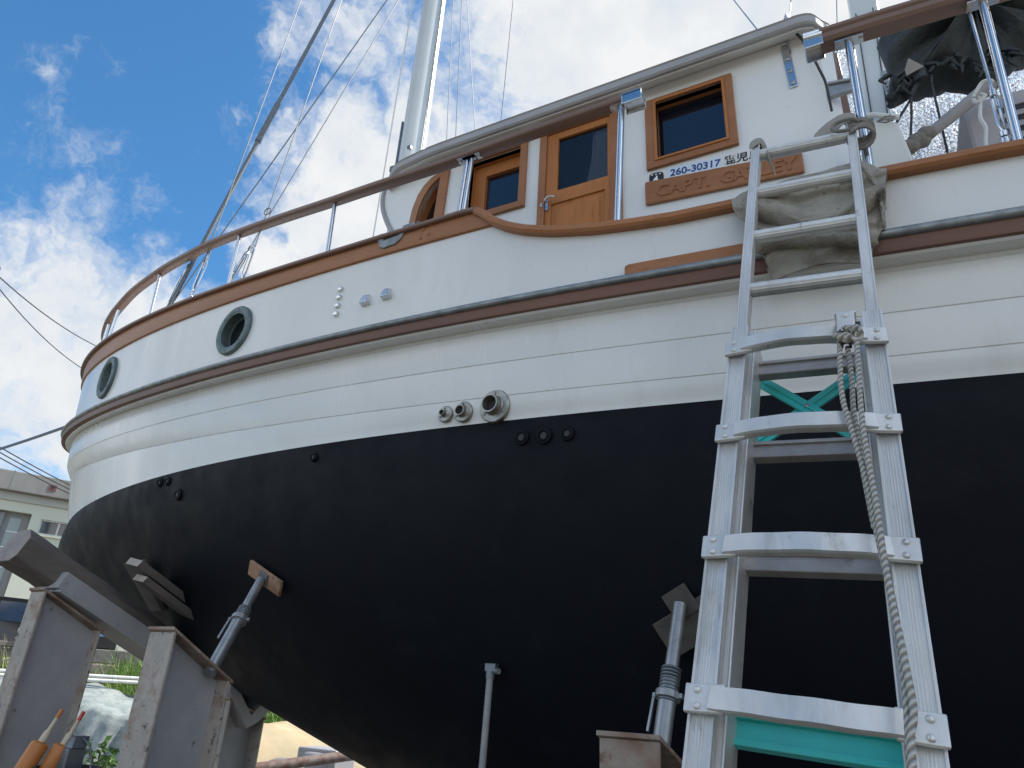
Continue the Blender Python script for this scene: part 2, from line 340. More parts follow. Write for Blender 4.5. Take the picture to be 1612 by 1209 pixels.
# ================================================================== the boat
LN = {"cap": (-.7, 6.0, 1.5, 2.0, .5, (.0032, -.01899, -.04816, 4.09722)), "band": (-.7, 6, 1.49, 2, .5, (.00088, -.00478, -.0561, 3.92289)),
      "rubtop": (-.75, 6.0, 1.55, 2.0, .55, (-.0008, .00957, -.08711, 3.44603)), "rubbot": (-.75, 6.0, 1.55, 2, .57, (-.00073, .0084, -.08385, 3.3715)),
      "cove": (-.62, 6.0, 1.45, 2, .55, (-.00066, .00788, -.08513, 3.36029)), "seam1": (-.6, 6.0, 1.44, 2.0, .55, (0, -.00019, -.05683, 3.17101)),
      "seam2": (-.57, 6.0, 1.425, 2.0, .6, (0, .00177, -.07775, 3.06356)), "wl": (-.5, 6.2, 1.4, 2.3, .7, (.00067, -.01338, .03871, 2.66945))}
XE = 10.5
def half(k, X):
    xs, L, B, p, q, c = LN[k]; t = min(1, max(0, (X - xs) / L))
    return B * (1 - (1 - t) ** p) ** q * (1 - .25 * min(1, max(0, (X - 7) / 3.5)) ** 2)
def zz(k, X):
    c = LN[k][5]; X = min(X, 7.5); return ((c[0] * X + c[1]) * X + c[2]) * X + c[3]
CAPZ = [(4.4, 3.79), (4.55, 3.785), (4.618, 3.776), (4.66, 3.745), (4.72, 3.684), (4.804, 3.624), (4.905, 3.573), (5.052, 3.520), (5.25, 3.472), (5.436, 3.443), (5.62, 3.420), (6.0, 3.398), (6.415, 3.377), (6.7, 3.357), (6.85, 3.343), (7.5, 3.32), (10.5, 3.42)]
def capz(X): return zz('cap', X) if X < 4.4 else interp(X, CAPZ)
def ycap(X, o=0.): return -(half('cap', X) + o)
def bul_y(X, z):
    a, b = half('cap', X) - .02, half('rubtop', X) - .07; z1, z0 = capz(X), zz('rubtop', X)
    return -max(0, b + (a - b) * (z - z0) / (z1 - z0))
boat = thing('motor_sailer', (3.2, 0, .4), 'white motor sailer on supports with a black painted bottom and brown wooden trim', 'boat')
mir = lambda p: V((p[0], -p[1], p[2]))
TT = [(i / 110) ** 1.7 for i in range(111)]
KP = [(-.5, 2.69), (-.56, 2.5), (-.42, 2.33), (.1, 2.1), (1.2, 1.76), (2.07, 1.45), (3.04, 1.15), (4.5, .70), (5.5, .5), (7, .42), (11, .4)]
KS = [0]
for a, b in zip(KP, KP[1:]): KS.append(KS[-1] + math.hypot(b[0] - a[0], b[1] - a[1]))
def hline(k, o=0., dz=0.):
    xs = LN[k][0]; r = []
    for t in TT:
        X = xs + (XE - xs) * t; y = half(k, X); r.append(V((X, -max(0, y + o * min(1, y / .15)), zz(k, X) + dz)))
    return r
def lerp(a, b, f, bulge=0.):
    return [p.lerp(q, f) + V((0, -bulge * min(1, -p.y / .3), 0)) for p, q in zip(a, b)]
def both(b, rows):
    b.loft(rows); b.loft([[mir(p) for p in r] for r in rows], flip=True)
def make_hull():
    b = MB(); cove, s1, s2, wl = hline('cove'), hline('seam1'), hline('seam2'), hline('wl')
    b.mi = 0
    both(b, [hline('rubbot', -.02), hline('rubbot', -.032, -.012)])
    both(b, [hline('rubbot', -.032, -.012), hline('cove', .006, .010)])
    both(b, [hline('cove', .006, .010), hline('cove', .008, -.002), hline('cove', 0, -.008)])
    g = .0045
    dn = lambda r, o, d: [V((p.x, p.y + o * min(1, -p.y / .15), p.z + d)) for p in r]
    both(b, [hline('cove', 0, -.008), lerp(cove, s1, .35, .006), lerp(cove, s1, .7, .006), dn(s1, 0, .003)])
    both(b, [dn(s1, 0, .003), dn(s1, g, .001), dn(s1, .001, -.003)])
    both(b, [dn(s1, .001, -.003), lerp(s1, s2, .35, .004), lerp(s1, s2, .7, .004), dn(s2, 0, .003)])
    both(b, [dn(s2, 0, .003), dn(s2, g, .001), dn(s2, .001, -.003)])
    s3 = lerp(s2, wl, .42, .003)
    both(b, [dn(s2, .001, -.003), lerp(s2, wl, .22, .002), s3, lerp(s2, wl, .7, .002), wl])
    b.mi = 1; rows = []; nu = 26; n = 1.55
    kk = []
    for t in TT:
        s = t * KS[-1]
        for i in range(len(KP) - 1):
            if s <= KS[i + 1] + 1e-9:
                f = (s - KS[i]) / (KS[i + 1] - KS[i]); kk.append((KP[i][0] + f * (KP[i + 1][0] - KP[i][0]), KP[i][1] + f * (KP[i + 1][1] - KP[i][1]))); break
    for j in range(nu + 1):
        u = j / nu * math.pi / 2; cy = max(0, math.cos(u)) ** (2 / n); sz = math.sin(u) ** (2 / n); r = []
        for p, (kx, kz) in zip(wl, kk):
            ky = min(.08, -p.y * .3); r.append(V((p.x + (kx - p.x) * sz, -(ky + (-p.y - ky) * cy), p.z + (kz - p.z) * sz)))
        rows.append(r)
    rr = []
    for j, r in enumerate(rows):
        rr.append(r)
        if False: rr += [[V((p.x, p.y + .0012 * min(1, -p.y / .2), p.z - .002)) for p in r], [V((p.x, p.y, p.z - .004)) for p in r]]
    both(b, rr)
    b.loft([rows[-1], [mir(p) for p in rows[-1]]])
    tr = [r[-1] for r in [hline('rubbot', -.02), cove, s1, s2, wl] + rows]; b.mi = 0
    b.loft([tr, [mir(p) for p in tr]])
    return b.build('hull', ['white_paint', 'antifoul'], boat, smooth=32)
hull = make_hull()
XG = [-.7 + .0012 * i * i for i in range(0, 30)]; XG += [XG[-1] + .035 * (i + 1) for i in range(280)]; XG = [x for x in XG if x < XE] + [XE]
def grid(fn, lo=-9, hi=99): return [V(fn(x)) for x in XG if lo <= x <= hi]
def make_bulwark():
    b = MB()
    rows = [[V((x, bul_y(x, zz('rubtop', x) + (capz(x) - .02 - zz('rubtop', x)) * f), zz('rubtop', x) + (capz(x) - .02 - zz('rubtop', x)) * f)) for x in XG] for f in [i / 26 for i in range(27)]]
    inn = [grid(lambda x: (x, min(0, bul_y(x, capz(x)) + .06), capz(x) - .02)), grid(lambda x: (x, min(0, bul_y(x, capz(x)) + .06), zz('rubtop', x) + .05))]
    both(b, rows)
    def keep(f):
        c = sum((b.v[i] for i in f), V((0, 0, 0))) / len(f)
        return c.y > 0 or all((c - V((x, bul_y(x, z), z))).length > r for x, z, r in ((2.775, 3.52, .142), (.925, 3.655, .148)))
    fm = [(f, q) for f, q in zip(b.f, b.m) if keep(f)]; b.f = [f for f, q in fm]; b.m = [q for f, q in fm]
    both(b, inn); b.loft([inn[1], [mir(p) for p in inn[1]]])
    return b.build('bulwark', 'white_paint', boat, smooth=40)
make_bulwark()
RR = lambda w, h: [(-w / 2, -h / 2 + h * .25), (-w / 2 + h * .25, -h / 2), (w / 2 - h * .25, -h / 2), (w / 2, -h / 2 + h * .25), (w / 2, h / 2 - h * .25), (w / 2 - h * .25, h / 2), (-w / 2 + h * .25, h / 2), (-w / 2, h / 2 - h * .25)]
def around(pts): return pts + [mir(p) for p in reversed(pts) if abs(p.y) > 1e-4]
for s in (1, -1):      # cap rail of each side, the low waist aft and the raised forward part
    b = MB(); p = grid(lambda x: (x, s * (ycap(x) + .025), capz(x) - .021), 4.60, 99); b.tube(p, 1, prof=RR(.105, .042)); b.build('cap_rail', 'trim_wood', boat, smooth=40)
b = MB(); p = grid(lambda x: (x, min(-.0, ycap(x) + .022), capz(x) - .012), -.7, 4.63); b.tube(around(p[::-1]), 1, prof=RR(.095, .026)); b.build('cap_rail', 'rail_wood', boat, smooth=40)
for s in (1, -1):      # brown sheer plank below the cap, forward
    b = MB(); P = lambda x, z, o: V((x, s * (bul_y(x, z) - o * min(1, -bul_y(x, z) / .1)), z))
    zb = lambda x: min(zz('band', x) + .004, capz(x) - .03)
    def row(f, o): return [P(x, f(x), o) for x in XG if -.69 <= x <= 4.735]
    zt = lambda x: capz(x) - .022
    rows = [row(zt, .0), row(zt, .018), row(lambda x: zb(x) + .012, .018), row(lambda x: zb(x) + .004, .014), row(zb, .0)]
    b.loft(rows); b.build('sheer_plank', 'trim_wood', boat, smooth=30)
def rub(name, prof, m, s):
    b = MB(); rows = [grid(lambda x: (x, -s * max(0, half('rubtop', x) + o * min(1, half('rubtop', x) / .2)), zz('rubtop', x) * (1 - f) + zz('rubbot', x) * f + dz)) for o, f, dz in prof]
    b.loft(rows); return b
for s in (1, -1):
    rub('rub_rail', [(-.08, 0, .003), (-.004, 0, 0), (-.002, .38, 0), (-.001, .8, 0), (-.006, 1, -.002), (-.05, 1, -.006)], 0, s).build('rub_rail', 'strake_wood', boat, smooth=30)
    b = rub('s', [(-.03, 0, .0035), (.006, 0, .002), (.016, .1, 0), (.019, .2, 0), (.014, .34, 0), (.002, .42, 0), (-.003, .42, 0)], 0, s)
    if s == 1:
        x = .8
        while x < 8: b.ball((x, -half('rubtop', x) - .016, zz('rubtop', x) - .012), .0045, 4); x += .21
    b.build('rubbing_strip', 'zinc', boat, smooth=50)
b = MB()
rows = [[V((x, bul_y(x, zz('rubtop', x) + z) - o, zz('rubtop', x) + z)) for x in [5.405, 5.41, 5.42] + [5.43 + .04 * i for i in range(18)]] for z, o in ((.004, 0), (.004, .034), (.078, .034), (.086, .024), (.086, 0))]
for r in rows[2:]: r[0].z -= .012; r[1].z -= .004
b.loft(rows); b.add([r[0] for r in rows], [(0, 1, 2, 3, 4)]); b.build('chafing_board', 'trim_wood', boat, smooth=30)
# portholes
def porthole(x, z, ro, ri):
    y = bul_y(x, z); n = V((-(bul_y(x - .1, z) - bul_y(x + .1, z)) / -.2, -1, 0)); e = .05
    dx = (bul_y(x + e, z) - bul_y(x - e, z)) / (2 * e); dzv = (bul_y(x, z + e) - bul_y(x, z - e)) / (2 * e)
    n = V((dx, -1, dzv)).normalized(); c = V((x, y, z)) + n * .004
    b = MB(); b.lathe(c, n, [(ro, -.02), (ro, .012), (ro - .008, .020), (ri + .014, .022), (ri + .006, .016), (ri, .014), (ri, -.040), (ri - .012, -.042), (ri - .012, -.052)], 40)
    for k in range(6):
        a = k * math.pi / 3 + .3; u = V((0, 0, 1)).cross(n).normalized(); v = n.cross(u); b.ball(c + n * .020 + (u * math.cos(a) + v * math.sin(a)) * (ro + ri) / 2, .006, 4)
    f = b.build('porthole', 'bronze', boat, smooth=35)
    g = MB(); g.lathe(c, n, [(ri + .004, -.048), (.0005, -.049)], 40); g.build('pane', 'porthole_glass', f)
porthole(2.775, 3.52, .168, .118); porthole(.925, 3.655, .175, .122)
# bolts, scuppers
for i in range(4):
    z = 3.548 - i * .0535; x = 3.707; y = bul_y(x, z); b = MB(); b.lathe((x, y, z), (-.05, -1, 0), [(.0001, .018), (.012, .017), (.017, .013), (.019, 0)], 8); b.build('bolt_head', 'stainless', boat, smooth=25)
for x in (3.926, 4.073):
    y = bul_y(x, 3.42) - .002; z0 = 3.385; b = MB()
    o = [(-.031, 0), (.031, 0), (.026, .045), (.014, .066), (-.014, .066), (-.026, .045)]
    f = [(-.027, .006), (.027, .006), (.020, .040), (.010, .054), (-.010, .054), (-.020, .040)]
    A = [V((x + u, y, z0 + v)) for u, v in o]; B = [V((x + u, y - .034 + v * .18, z0 + v)) for u, v in f]
    b.add(A + B, [(6, 7, 8, 9, 10, 11)] + [(i, (i + 1) % 6, 6 + (i + 1) % 6, 6 + i) for i in range(6)]); b.build('scupper_cowl', 'stainless', boat, bevel=.003)
# exhaust and drain fittings in the topsides
def outlet(x, y, z, n, rf, rp, L, m='weathered_steel', bolts=3):
    n = V(n).normalized(); c = V((x, y, z)); b = MB()
    b.lathe(c, n, [(rf, -.02), (rf, .005), (rf - .004, .009), (rp + .006, .010), (rp + .002, .014), (rp, L), (rp * .86, L), (rp * .84, -.0), (.0001, -.002)], 28)
    u = V((0, 0, 1)).cross(n).normalized(); v = n.cross(u)
    for k in range(bolts):
        a = math.pi / 2 + k * 2 * math.pi / bolts; b.lathe(c + n * .008 + (u * math.cos(a) + v * math.sin(a)) * (rf + rp) / 2, n, [(.0075 * rf / .06, 0), (.0075 * rf / .06, .005), (.0001, .007)], 8)
    o = b.build('hull_outlet', m, boat, smooth=35)
    if m == 'weathered_steel': d = MB(); d.lathe(c, n, [(rp * .84, .012), (.0001, .010)], 20); d.build('dark_bore', 'black_rubber', o)
N1 = (-.06, -.97, -.05)
outlet(4.483, -1.398, 2.692, N1, .040, .014, .035); outlet(4.583, -1.402, 2.688, N1, .050, .025, .035); outlet(4.752, -1.408, 2.690, N1, .078, .042, .05)
for x, y, z, r in ((4.885, -1.386, 2.532, .036), (4.993, -1.388, 2.526, .038), (5.103, -1.391, 2.521, .032), (3.622, -1.317, 2.598, .026), (2.109, -1.107, 2.652, .030), (2.21, -1.126, 2.646, .030), (2.358, -1.138, 2.544, .038)):
    outlet(x, y, z, (-.1, -.98, -.12), r, r * .5, .010, 'antifoul', 0)
    d = MB(); d.lathe((x, y, z), (-.1, -.98, -.12), [(r * .42, .0085), (.0001, .0080)], 14); d.build('drain_bore', 'ink_black', boat)
# fairlead let into the cap
b = MB(); x0, x1 = 3.965, 4.165; zt = capz(4.05)
out = [(x0, zt - .03), (x0 + .012, zt - .068), (x0 + .045, zt - .088), (x1 - .075, zt - .086), (x1 - .04, zt - .066), (x1 - .012, zt - .02), (x1 + .05, zt + .004), (x1 + .05, zt + .022), (x1 - .03, zt + .022), (x1 - .055, zt - .03), (x0 + .04, zt - .034), (x0 + .03, zt + .018), (x0 - .02, zt + .018), (x0 - .02, zt - .004)]
b.prism([V((u, bul_y(u, 3.74) - .030, v)) for u, v in out], (0, .11, 0)); o = b.build('fairlead', 'zinc', boat, bevel=.006)
b = MB(); b.cyl((x0 + .065, bul_y(4.0, 3.7) + .02, zt - .04), (x0 + .065, bul_y(4.0, 3.7) + .02, zt + .012), .022); b.cyl((x1 - .075, bul_y(4.1, 3.7) + .02, zt - .04), (x1 - .075, bul_y(4.1, 3.7) + .02, zt + .012), .022); b.build('roller', 'bronze', o, smooth=40)
for x, z in ((4.273, 3.757), (4.325, 3.772), (4.262, 3.705), (4.315, 3.718)):
    b = MB(); b.lathe((x, bul_y(x, z) - .018, z), (0, -1, 0), [(.010, 0), (.009, .005), (.0001, .008)], 10); b.build('wooden_plug', 'trim_wood', boat, smooth=40)
# ---- hand rail and its posts
HR = [(.552, -.867, 4.468), (.827, -.95, 4.493), (1.15, -1.033, 4.490), (1.449, -1.1, 4.484), (1.737, -1.157, 4.465), (2.185, -1.232, 4.436), (2.869, -1.322, 4.352), (3.431, -1.375, 4.289), (3.86, -1.406, 4.254), (4.331, -1.43, 4.222), (4.744, -1.444, 4.216), (5.115, -1.449, 4.214), (5.40, -1.45, 4.214)]
BOWR = [(-.44, -.10, 4.43), (-.36, -.32, 4.437), (-.16, -.52, 4.445), (.10, -.68, 4.452), (.34, -.79, 4.46)]
path = spline(BOWR + HR, 7); full = [mir(p) for p in reversed(path)] + path
b = MB(); b.tube(full, 1, prof=RR(.074, .040)); b.build('hand_rail', 'rail_wood', boat, smooth=50)
b = MB(); b.box((5.445, -1.45, 4.218), (.10, .082, .016)); b.box((5.445, -1.488, 4.192), (.10, .006, .06)); b.box((5.445, -1.412, 4.192), (.10, .006, .06)); b.box((5.45, -1.45, 4.186), (.09, .07, .006)); b.build('rail_end_bracket', 'stainless', boat, bevel=.003)
def stanchion(t, bt, r=.0135, plate_=True):
    t = V(t); bt = V(bt); b = MB(); b.cyl(bt - V((0, 0, .03)), t, r, n=14)
    if plate_: b.box((t.x, t.y, t.z - .006), (.11, .05, .008)); b.box((t.x - .045, t.y, t.z - .012), (.018, .018, .014)); b.box((t.x + .045, t.y, t.z - .012), (.018, .018, .014))
    b.build('stanchion', 'stainless', boat, smooth=40)
for t, u in (((3.477, -1.379, 4.265), (3.501, -1.381, 3.84)), ((2.495, -1.276, 4.375), (2.517, -1.279, 3.90)), ((1.356, -1.081, 4.47), (1.429, -1.096, 3.97)), ((.519, -.856, 4.45), (.474, -.841, 4.05)),
             ((.20, -.73, 4.44), (.16, -.70, 4.06)), ((-.38, -.28, 4.42), (-.42, -.24, 4.08)), ((4.487, -1.436, 4.205), (4.461, -1.436, 3.79)), ((4.517, -1.437, 4.205), (4.490, -1.436, 3.79))): stanchion(t, u, .0125, t[0] > 4)
stanchion((5.381, -1.45, 4.20), (5.351, -1.45, 3.45), .017)
for t, u in (((2.5, 1.276, 4.37), (2.5, 1.279, 3.9)), ((.5, .85, 4.45), (.47, .84, 4.05)), ((4.49, 1.436, 4.2), (4.46, 1.436, 3.78)), ((1.4, 1.09, 4.47), (1.42, 1.09, 3.97))): stanchion(t, u, .0125, False)
# ---- cabin
def fw(x): return .95 - (.10 * min(1.44, ((4.0 - x) / .55) ** 2) if x < 4 else 0)
def cm(a, z, d): return V((a, -fw(a) + d, z))
OPEN = {'w3': (5.418, 5.802, 4.236, 4.662), 'w2': (4.188, 4.556, 4.236, 4.672), 'door': (4.735, 5.148, 3.45, 4.690)}
arch = [(3.955, 4.640), (3.935, 4.20), (3.775, 4.20), (3.783, 4.35), (3.80, 4.44), (3.83, 4.52), (3.868, 4.575), (3.91, 4.612)]
arch_o = [(4.024, 4.690), (4.003, 4.15), (3.715, 4.15), (3.723, 4.35), (3.737, 4.46), (3.772, 4.555), (3.82, 4.62), (3.88, 4.66), (3.95, 4.683)]
wallp = [(6.27, 3.30), (6.30, 4.80), (5.2, 4.802), (4.6, 4.802), (4.2, 4.802), (4.0, 4.805), (3.9, 4.81), (3.8, 4.815), (3.7, 4.825), (3.6, 4.84), (3.52, 4.865), (3.45, 4.89), (3.38, 4.90), (3.342, 4.868), (3.338, 4.77), (3.368, 4.666), (3.428, 4.545), (3.487, 4.446), (3.568, 4.324), (3.668, 4.183), (3.75, 4.0), (3.78, 3.30)]
cab = plate('cabin', wallp, [rect(*OPEN['w3']), rect(*OPEN['w2']), rect(*OPEN['door']), arch], .03, cm, 'cabin_white', boat)
b = MB()   # the other walls and the floor of the cabin
b.loft([[V((6.27, -.93, 3.3)), V((6.34, -.86, 3.3)), V((6.34, .86, 3.3)), V((6.27, .95, 3.3)), V((3.78, .95, 3.3))], [V((6.29, -.93, 4.8)), V((6.36, -.86, 4.8)), V((6.36, .86, 4.8)), V((6.29, .95, 4.8)), V((3.5, .95, 4.86))]])
b.box((5.05, 0, 3.35), (2.4, 1.8, .03)); b.loft([[V((3.76, -.92, 3.3)), V((3.62, -.5, 3.3)), V((3.58, 0, 3.3)), V((3.62, .5, 3.3)), V((3.78, .95, 3.3))], [V((3.80, -.92, 4.2)), V((3.55, -.5, 4.3)), V((3.48, 0, 4.3)), V((3.55, .5, 4.3)), V((3.6, .95, 4.3))], [V((3.80, -.92, 4.80)), V((3.40, -.5, 4.85)), V((3.3, 0, 4.87)), V((3.40, .5, 4.85)), V((3.5, .95, 4.85))]])
b.build('cabin_shell', 'cabin_white', cab, smooth=30)
def redge(x):    # half width of the roof edge
    w = fw(x) + .10 - (.08 * ss(3.62, 3.35, x)); return w - .12 * ss(6.22, 6.36, x) ** 2
RX = [3.42, 3.5, 3.58, 3.66, 3.76, 3.88, 4.0, 4.2, 4.6, 5.0, 5.5, 6.0, 6.15, 6.22, 6.28, 6.32, 6.355]
def rz(x): return 4.832 + .03 * ss(3.85, 3.4, x)
def roof():
    b = MB(); rows = []
    for x in RX:
        w = redge(x); z = rz(x); r = [V((x, -w + .09, 4.803 if x > 4 else z - .02)), V((x, -w + .004, z - .082)), V((x, -w, z - .075)), V((x, -w, z - .006)), V((x, -w + .02, z + .006))]
        r += [V((x, -w + .02 + (2 * w - .04) * i / 8, z + .006 + .10 * (1 - (2 * i / 8 - 1) ** 2))) for i in range(1, 9)] + [V((x, w, z - .006)), V((x, w, z - .08)), V((x, w - .09, z - .04))]
        rows.append(r)
    b.loft(rows, close=True); n = len(rows[0])
    b.add(rows[-1], [tuple(range(n))]); b.add(rows[0], [tuple(range(n))])
    return b.build('cabin_roof', 'cream_white', boat, smooth=35)
rf = roof()
edge = [V((x, -redge(x) - .008, rz(x) - .036)) for x in RX if x > 3.45] 
wing = [V((a, -fw(a) - .008, z)) for a, z in ((3.45, 4.868), (3.40, 4.878), (3.362, 4.862), (3.345, 4.82), (3.343, 4.76), (3.37, 4.66), (3.43, 4.54), (3.49, 4.44), (3.57, 4.318), (3.67, 4.178), (3.75, 3.99))]
b = MB(); b.tube(spline(edge, 3) + [V((6.362, -.80, 4.80)), V((6.366, -.4, 4.80)), V((6.366, .4, 4.80))], 1, prof=RR(.022, .080)); b.build('gutter', 'gutter_grey', rf, smooth=40)
b = MB(); b.tube(spline(wing + [], 4), 1, prof=RR(.030, .030), up=(0, 1, 0)); b.build('edge_trim', 'gutter_grey', cab, smooth=40)
def frame(name, o, i, d0, d1, material, parent, bevel=.003): return plate(name, o, [i], d1 - d0, lambda a, z, d: cm(a, z, d + d0), material, parent, bevel)
def jamb(pts, d0, d1, material, parent, name='reveal'):
    b = MB(); r0 = [cm(a, z, d0) for a, z in pts]; r1 = [cm(a, z, d1) for a, z in pts]; b.loft([r0, r1], close=True); return b.build(name, material, parent)
wd = frame('cabin_window', rect(5.360, 5.852, 4.187, 4.692), rect(5.416, 5.804, 4.234, 4.664), -.022, -.0005, 'trim_wood', boat)
frame('sash', rect(5.410, 5.810, 4.228, 4.670), rect(5.425, 5.795, 4.243, 4.655), -.030, -.012, 'door_wood', wd)
jamb(rect(5.418, 5.802, 4.236, 4.662), -.0, .07, 'trim_wood', wd)
b = MB(); b.add([cm(a, z, .055) for a, z in rect(5.41, 5.81, 4.23, 4.67)], [(0, 1, 2, 3)]); b.build('pane', 'pane_glass', wd)
wd = frame('cabin_window', rect(4.143, 4.602, 4.190, 4.712), rect(4.186, 4.558, 4.234, 4.674), -.024, -.0005, 'trim_wood', boat)
jamb(rect(4.188, 4.556, 4.236, 4.672), -.0, .10, 'door_wood', wd)
frame('sash', rect(4.189, 4.555, 4.237, 4.671), rect(4.272, 4.530, 4.258, 4.585), .055, .095, 'door_wood', wd)
b = MB(); b.add([cm(a, z, .082) for a, z in rect(4.26, 4.54, 4.25, 4.60)], [(0, 1, 2, 3)]); b.build('pane', 'pane_glass', wd)
wd = frame('arched_window', arch_o, arch, -.020, -.0005, 'trim_wood', boat)
jamb(arch, 0, .10, 'door_wood', wd)
b = MB(); b.add([cm(a, z, .085) for a, z in ((3.965, 4.65), (3.965, 4.19), (3.765, 4.19), (3.77, 4.40), (3.85, 4.60))], [(0, 1, 2, 3, 4)]); b.build('pane', 'pane_glass', wd)
# door
df = frame('door_frame', rect(4.690, 5.215, 3.44, 4.745), rect(4.737, 5.146, 3.45, 4.688), -.018, -.0005, 'trim_wood', boat)
dr = plate('cabin_door', rect(4.738, 5.145, 3.455, 4.687), [rect(4.812, 5.128, 4.240, 4.640), rect(4.775, 5.110, 3.50, 4.150)], .03, lambda a, z, d: cm(a, z, d - .006), 'door_wood', boat, .002)
b = MB(); b.add([cm(a, z, .010) for a, z in rect(4.80, 5.14, 4.23, 4.65)], [(0, 1, 2, 3)]); b.build('pane', 'clear_glass', dr)
b = MB(); b.box((4.9425, -.940, 3.825), (.345, .008, .66)); b.box((4.9425, -.947, 3.825), (.27, .008, .585)); b.build('door_panel', 'door_wood', dr, bevel=.004)
b = MB(); pts = []
for i in range(13): pts.append((5.025 + .011 * i, -.915 + .010 * math.sin(i * 2.1)))
b.loft([[V((x - .05 * f * f, y, 4.66 - .44 * f)) for x, y in pts] for f in (0, .5, 1)]); b.build('curtain', 'curtain', dr, smooth=60)
b = MB(); b.box((4.752, -.962, 4.145), (.018, .006, .075)); b.cyl((4.752, -.962, 4.165), (4.752, -.99, 4.165), .007); b.tube([(4.752, -.99, 4.165), (4.768, -.995, 4.178), (4.79, -.992, 4.178), (4.815, -.988, 4.170)], .006, 8); b.cyl((4.752, -.964, 4.115), (4.752, -.970, 4.115), .007)
b.build('door_handle', 'stainless', dr, smooth=40); b = MB(); b.box((4.722, -.972, 4.147), (.012, .012, .028)); b.build('strike_plate', 'stainless', df, bevel=.002)
# name board and registration plates
def sl(x): return 4.027 - (x - 5.346) * .085
b = MB(); b.prism([V((5.346, -.952, sl(5.346) - .076)), V((6.140, -.952, sl(6.14) - .064)), V((6.140, -.952, sl(6.14) + .064)), V((5.346, -.952, sl(5.346) + .078))], (0, -.020, 0)); nbd = b.build('name_board', 'trim_wood', boat, bevel=.008)
def wallM(x, z, slope=0., y=-.9535): return M4.Translation((x, y, z)) @ M4.Rotation(math.atan(slope), 4, 'Y') @ M4.Rotation(math.radians(90), 4, 'X')
for ch, x in zip('CAPT.GATLEY', (5.425, 5.497, 5.565, 5.627, 5.690, 5.760, 5.827, 5.893, 5.955, 6.010, 6.062)): text(ch, .105, wallM(x - .02, sl(x) - .036, .085, -.9705), 'letter', 'trim_wood', nbd, .006, .002)
b = MB(); b.prism([V((5.470, -.951, 4.092)), V((5.752, -.951, 4.070)), V((5.752, -.951, 4.146)), V((5.470, -.951, 4.170))], (0, -.0025, 0)); pl = b.build('registration_plate', 'plate_blue', boat)
text('260-30317', .062, wallM(5.482, 4.110, .082, -.9550), 'lettering', 'ink_blue', pl, .0006, .0011)
kj = text('鹿児島', .062, wallM(5.765, 4.090, .082, -.9525), 'lettering', 'ink_black', boat, .0006, .0008)
b = MB(); c = V((5.408, -.951, 4.128)); b.prism([c + V((.040 * (abs(math.cos(a)) ** .55) * math.copysign(1, math.cos(a)), 0, .036 * (abs(math.sin(a)) ** .55) * math.copysign(1, math.sin(a)) - .08 * .04 * math.cos(a))) for a in [2 * math.pi * k / 28 for k in range(28)]], (0, -.0025, 0)); ov = b.build('oval_badge', 'ink_black', boat)
text('4', .052, wallM(5.390, 4.102, .08, -.9550) @ M4.Shear('XZ', 4, (0, 0)), 'lettering', 'ink_white', ov, .0006, .002)
for k in range(3): b = MB(); b.box((5.385 + .022 * k, -.9546, 4.152 - .002 * k), (.010, .002, .007)); b.build('mark', 'ink_white', ov)
# strap bracket on the cabin side
b = MB(); b.bar((6.135, -.956, 4.775), (6.150, -.956, 4.462), .042, .008, up=(0, 1, 0))
br = b.build('strap_bracket', 'stainless', boat, bevel=.003)
for k, (x, z) in enumerate(((6.136, 4.755), (6.140, 4.665), (6.144, 4.575), (6.148, 4.49))): b = MB(); b.lathe((x, -.9605, z), (0, -1, 0), [(.014, 0), (.013, .004), (.007, .007), (.0001, .007)], 14); b.build('bolt_head', 'galv', br, smooth=30)
# ---- masts and rigging
OV = [(.10 * math.cos(a), .135 * math.sin(a)) for a in [2 * math.pi * k / 24 for k in range(24)]]
b = MB(); b.tube([(2.85, 0, 3.3), (2.885, 0, 15.6)], 1, prof=OV, up=(0, 1, 0)); mast = b.build('mast', 'mast_white', boat, smooth=40)
b = MB(); b.box((2.98, 0, 9.5), (.016, .03, 12.4)); b.build('sail_track', 'mast_white', mast)
b = MB(); b.box((2.715, -.02, 6.22), (.02, .045, .55)); b.box((2.90, -.10, 6.03), (.06, .05, .04)); b.box((2.73, -.08, 5.86), (.05, .05, .06)); b.build('halyard_box', 'galv_dull', mast, bevel=.004)
b = MB(); b.cyl((2.87, -.9, 12.9), (2.87, .9, 12.9), .03); b.build('spreader', 'mast_white', mast)
def wire(name, p0, p1, r, m='wire_steel', ext=0.):
    p0 = V(p0); p1 = V(p1); d = p1 - p0; b = MB(); b.cyl(p0, p1 + d * ext, r, n=6); return b.build(name, m, boat, smooth=60)
def turnbuckle(p0, p1, parent, s=1.):
    p0 = V(p0); p1 = V(p1); d = (p1 - p0); L = d.length; u = d / L; x = u.orthogonal().normalized(); b = MB()
    b.cyl(p0, p0 + u * .05, .007 * s, n=8); b.lathe(p0 + u * .03, u, [(.012 * s, 0), (.013 * s, .02)], 10)
    for k in (1, -1): b.tube([p0 + u * .05 + x * .004 * k, p0 + u * .08 + x * .013 * s * k, p0 + u * (L * .72) + x * .013 * s * k, p0 + u * (L * .78) + x * .004 * k], .005 * s, 6)
    b.cyl(p0 + u * (L * .62), p0 + u * L, .0065 * s, n=8); b.cyl(p0 + u * (L * .80), p0 + u * (L * .90), .011 * s, n=8); b.cyl(p0 + u * .0, p0 + u * .02, .014 * s, n=8)
    b.ball(p0 - u * .01, .016 * s, 5); b.cyl(p0 - V((0, 0, .16)), p0, .010 * s, n=6)
    return b.build('turnbuckle', 'stainless', parent, smooth=50)
TOP = V((2.87, 0, 0))
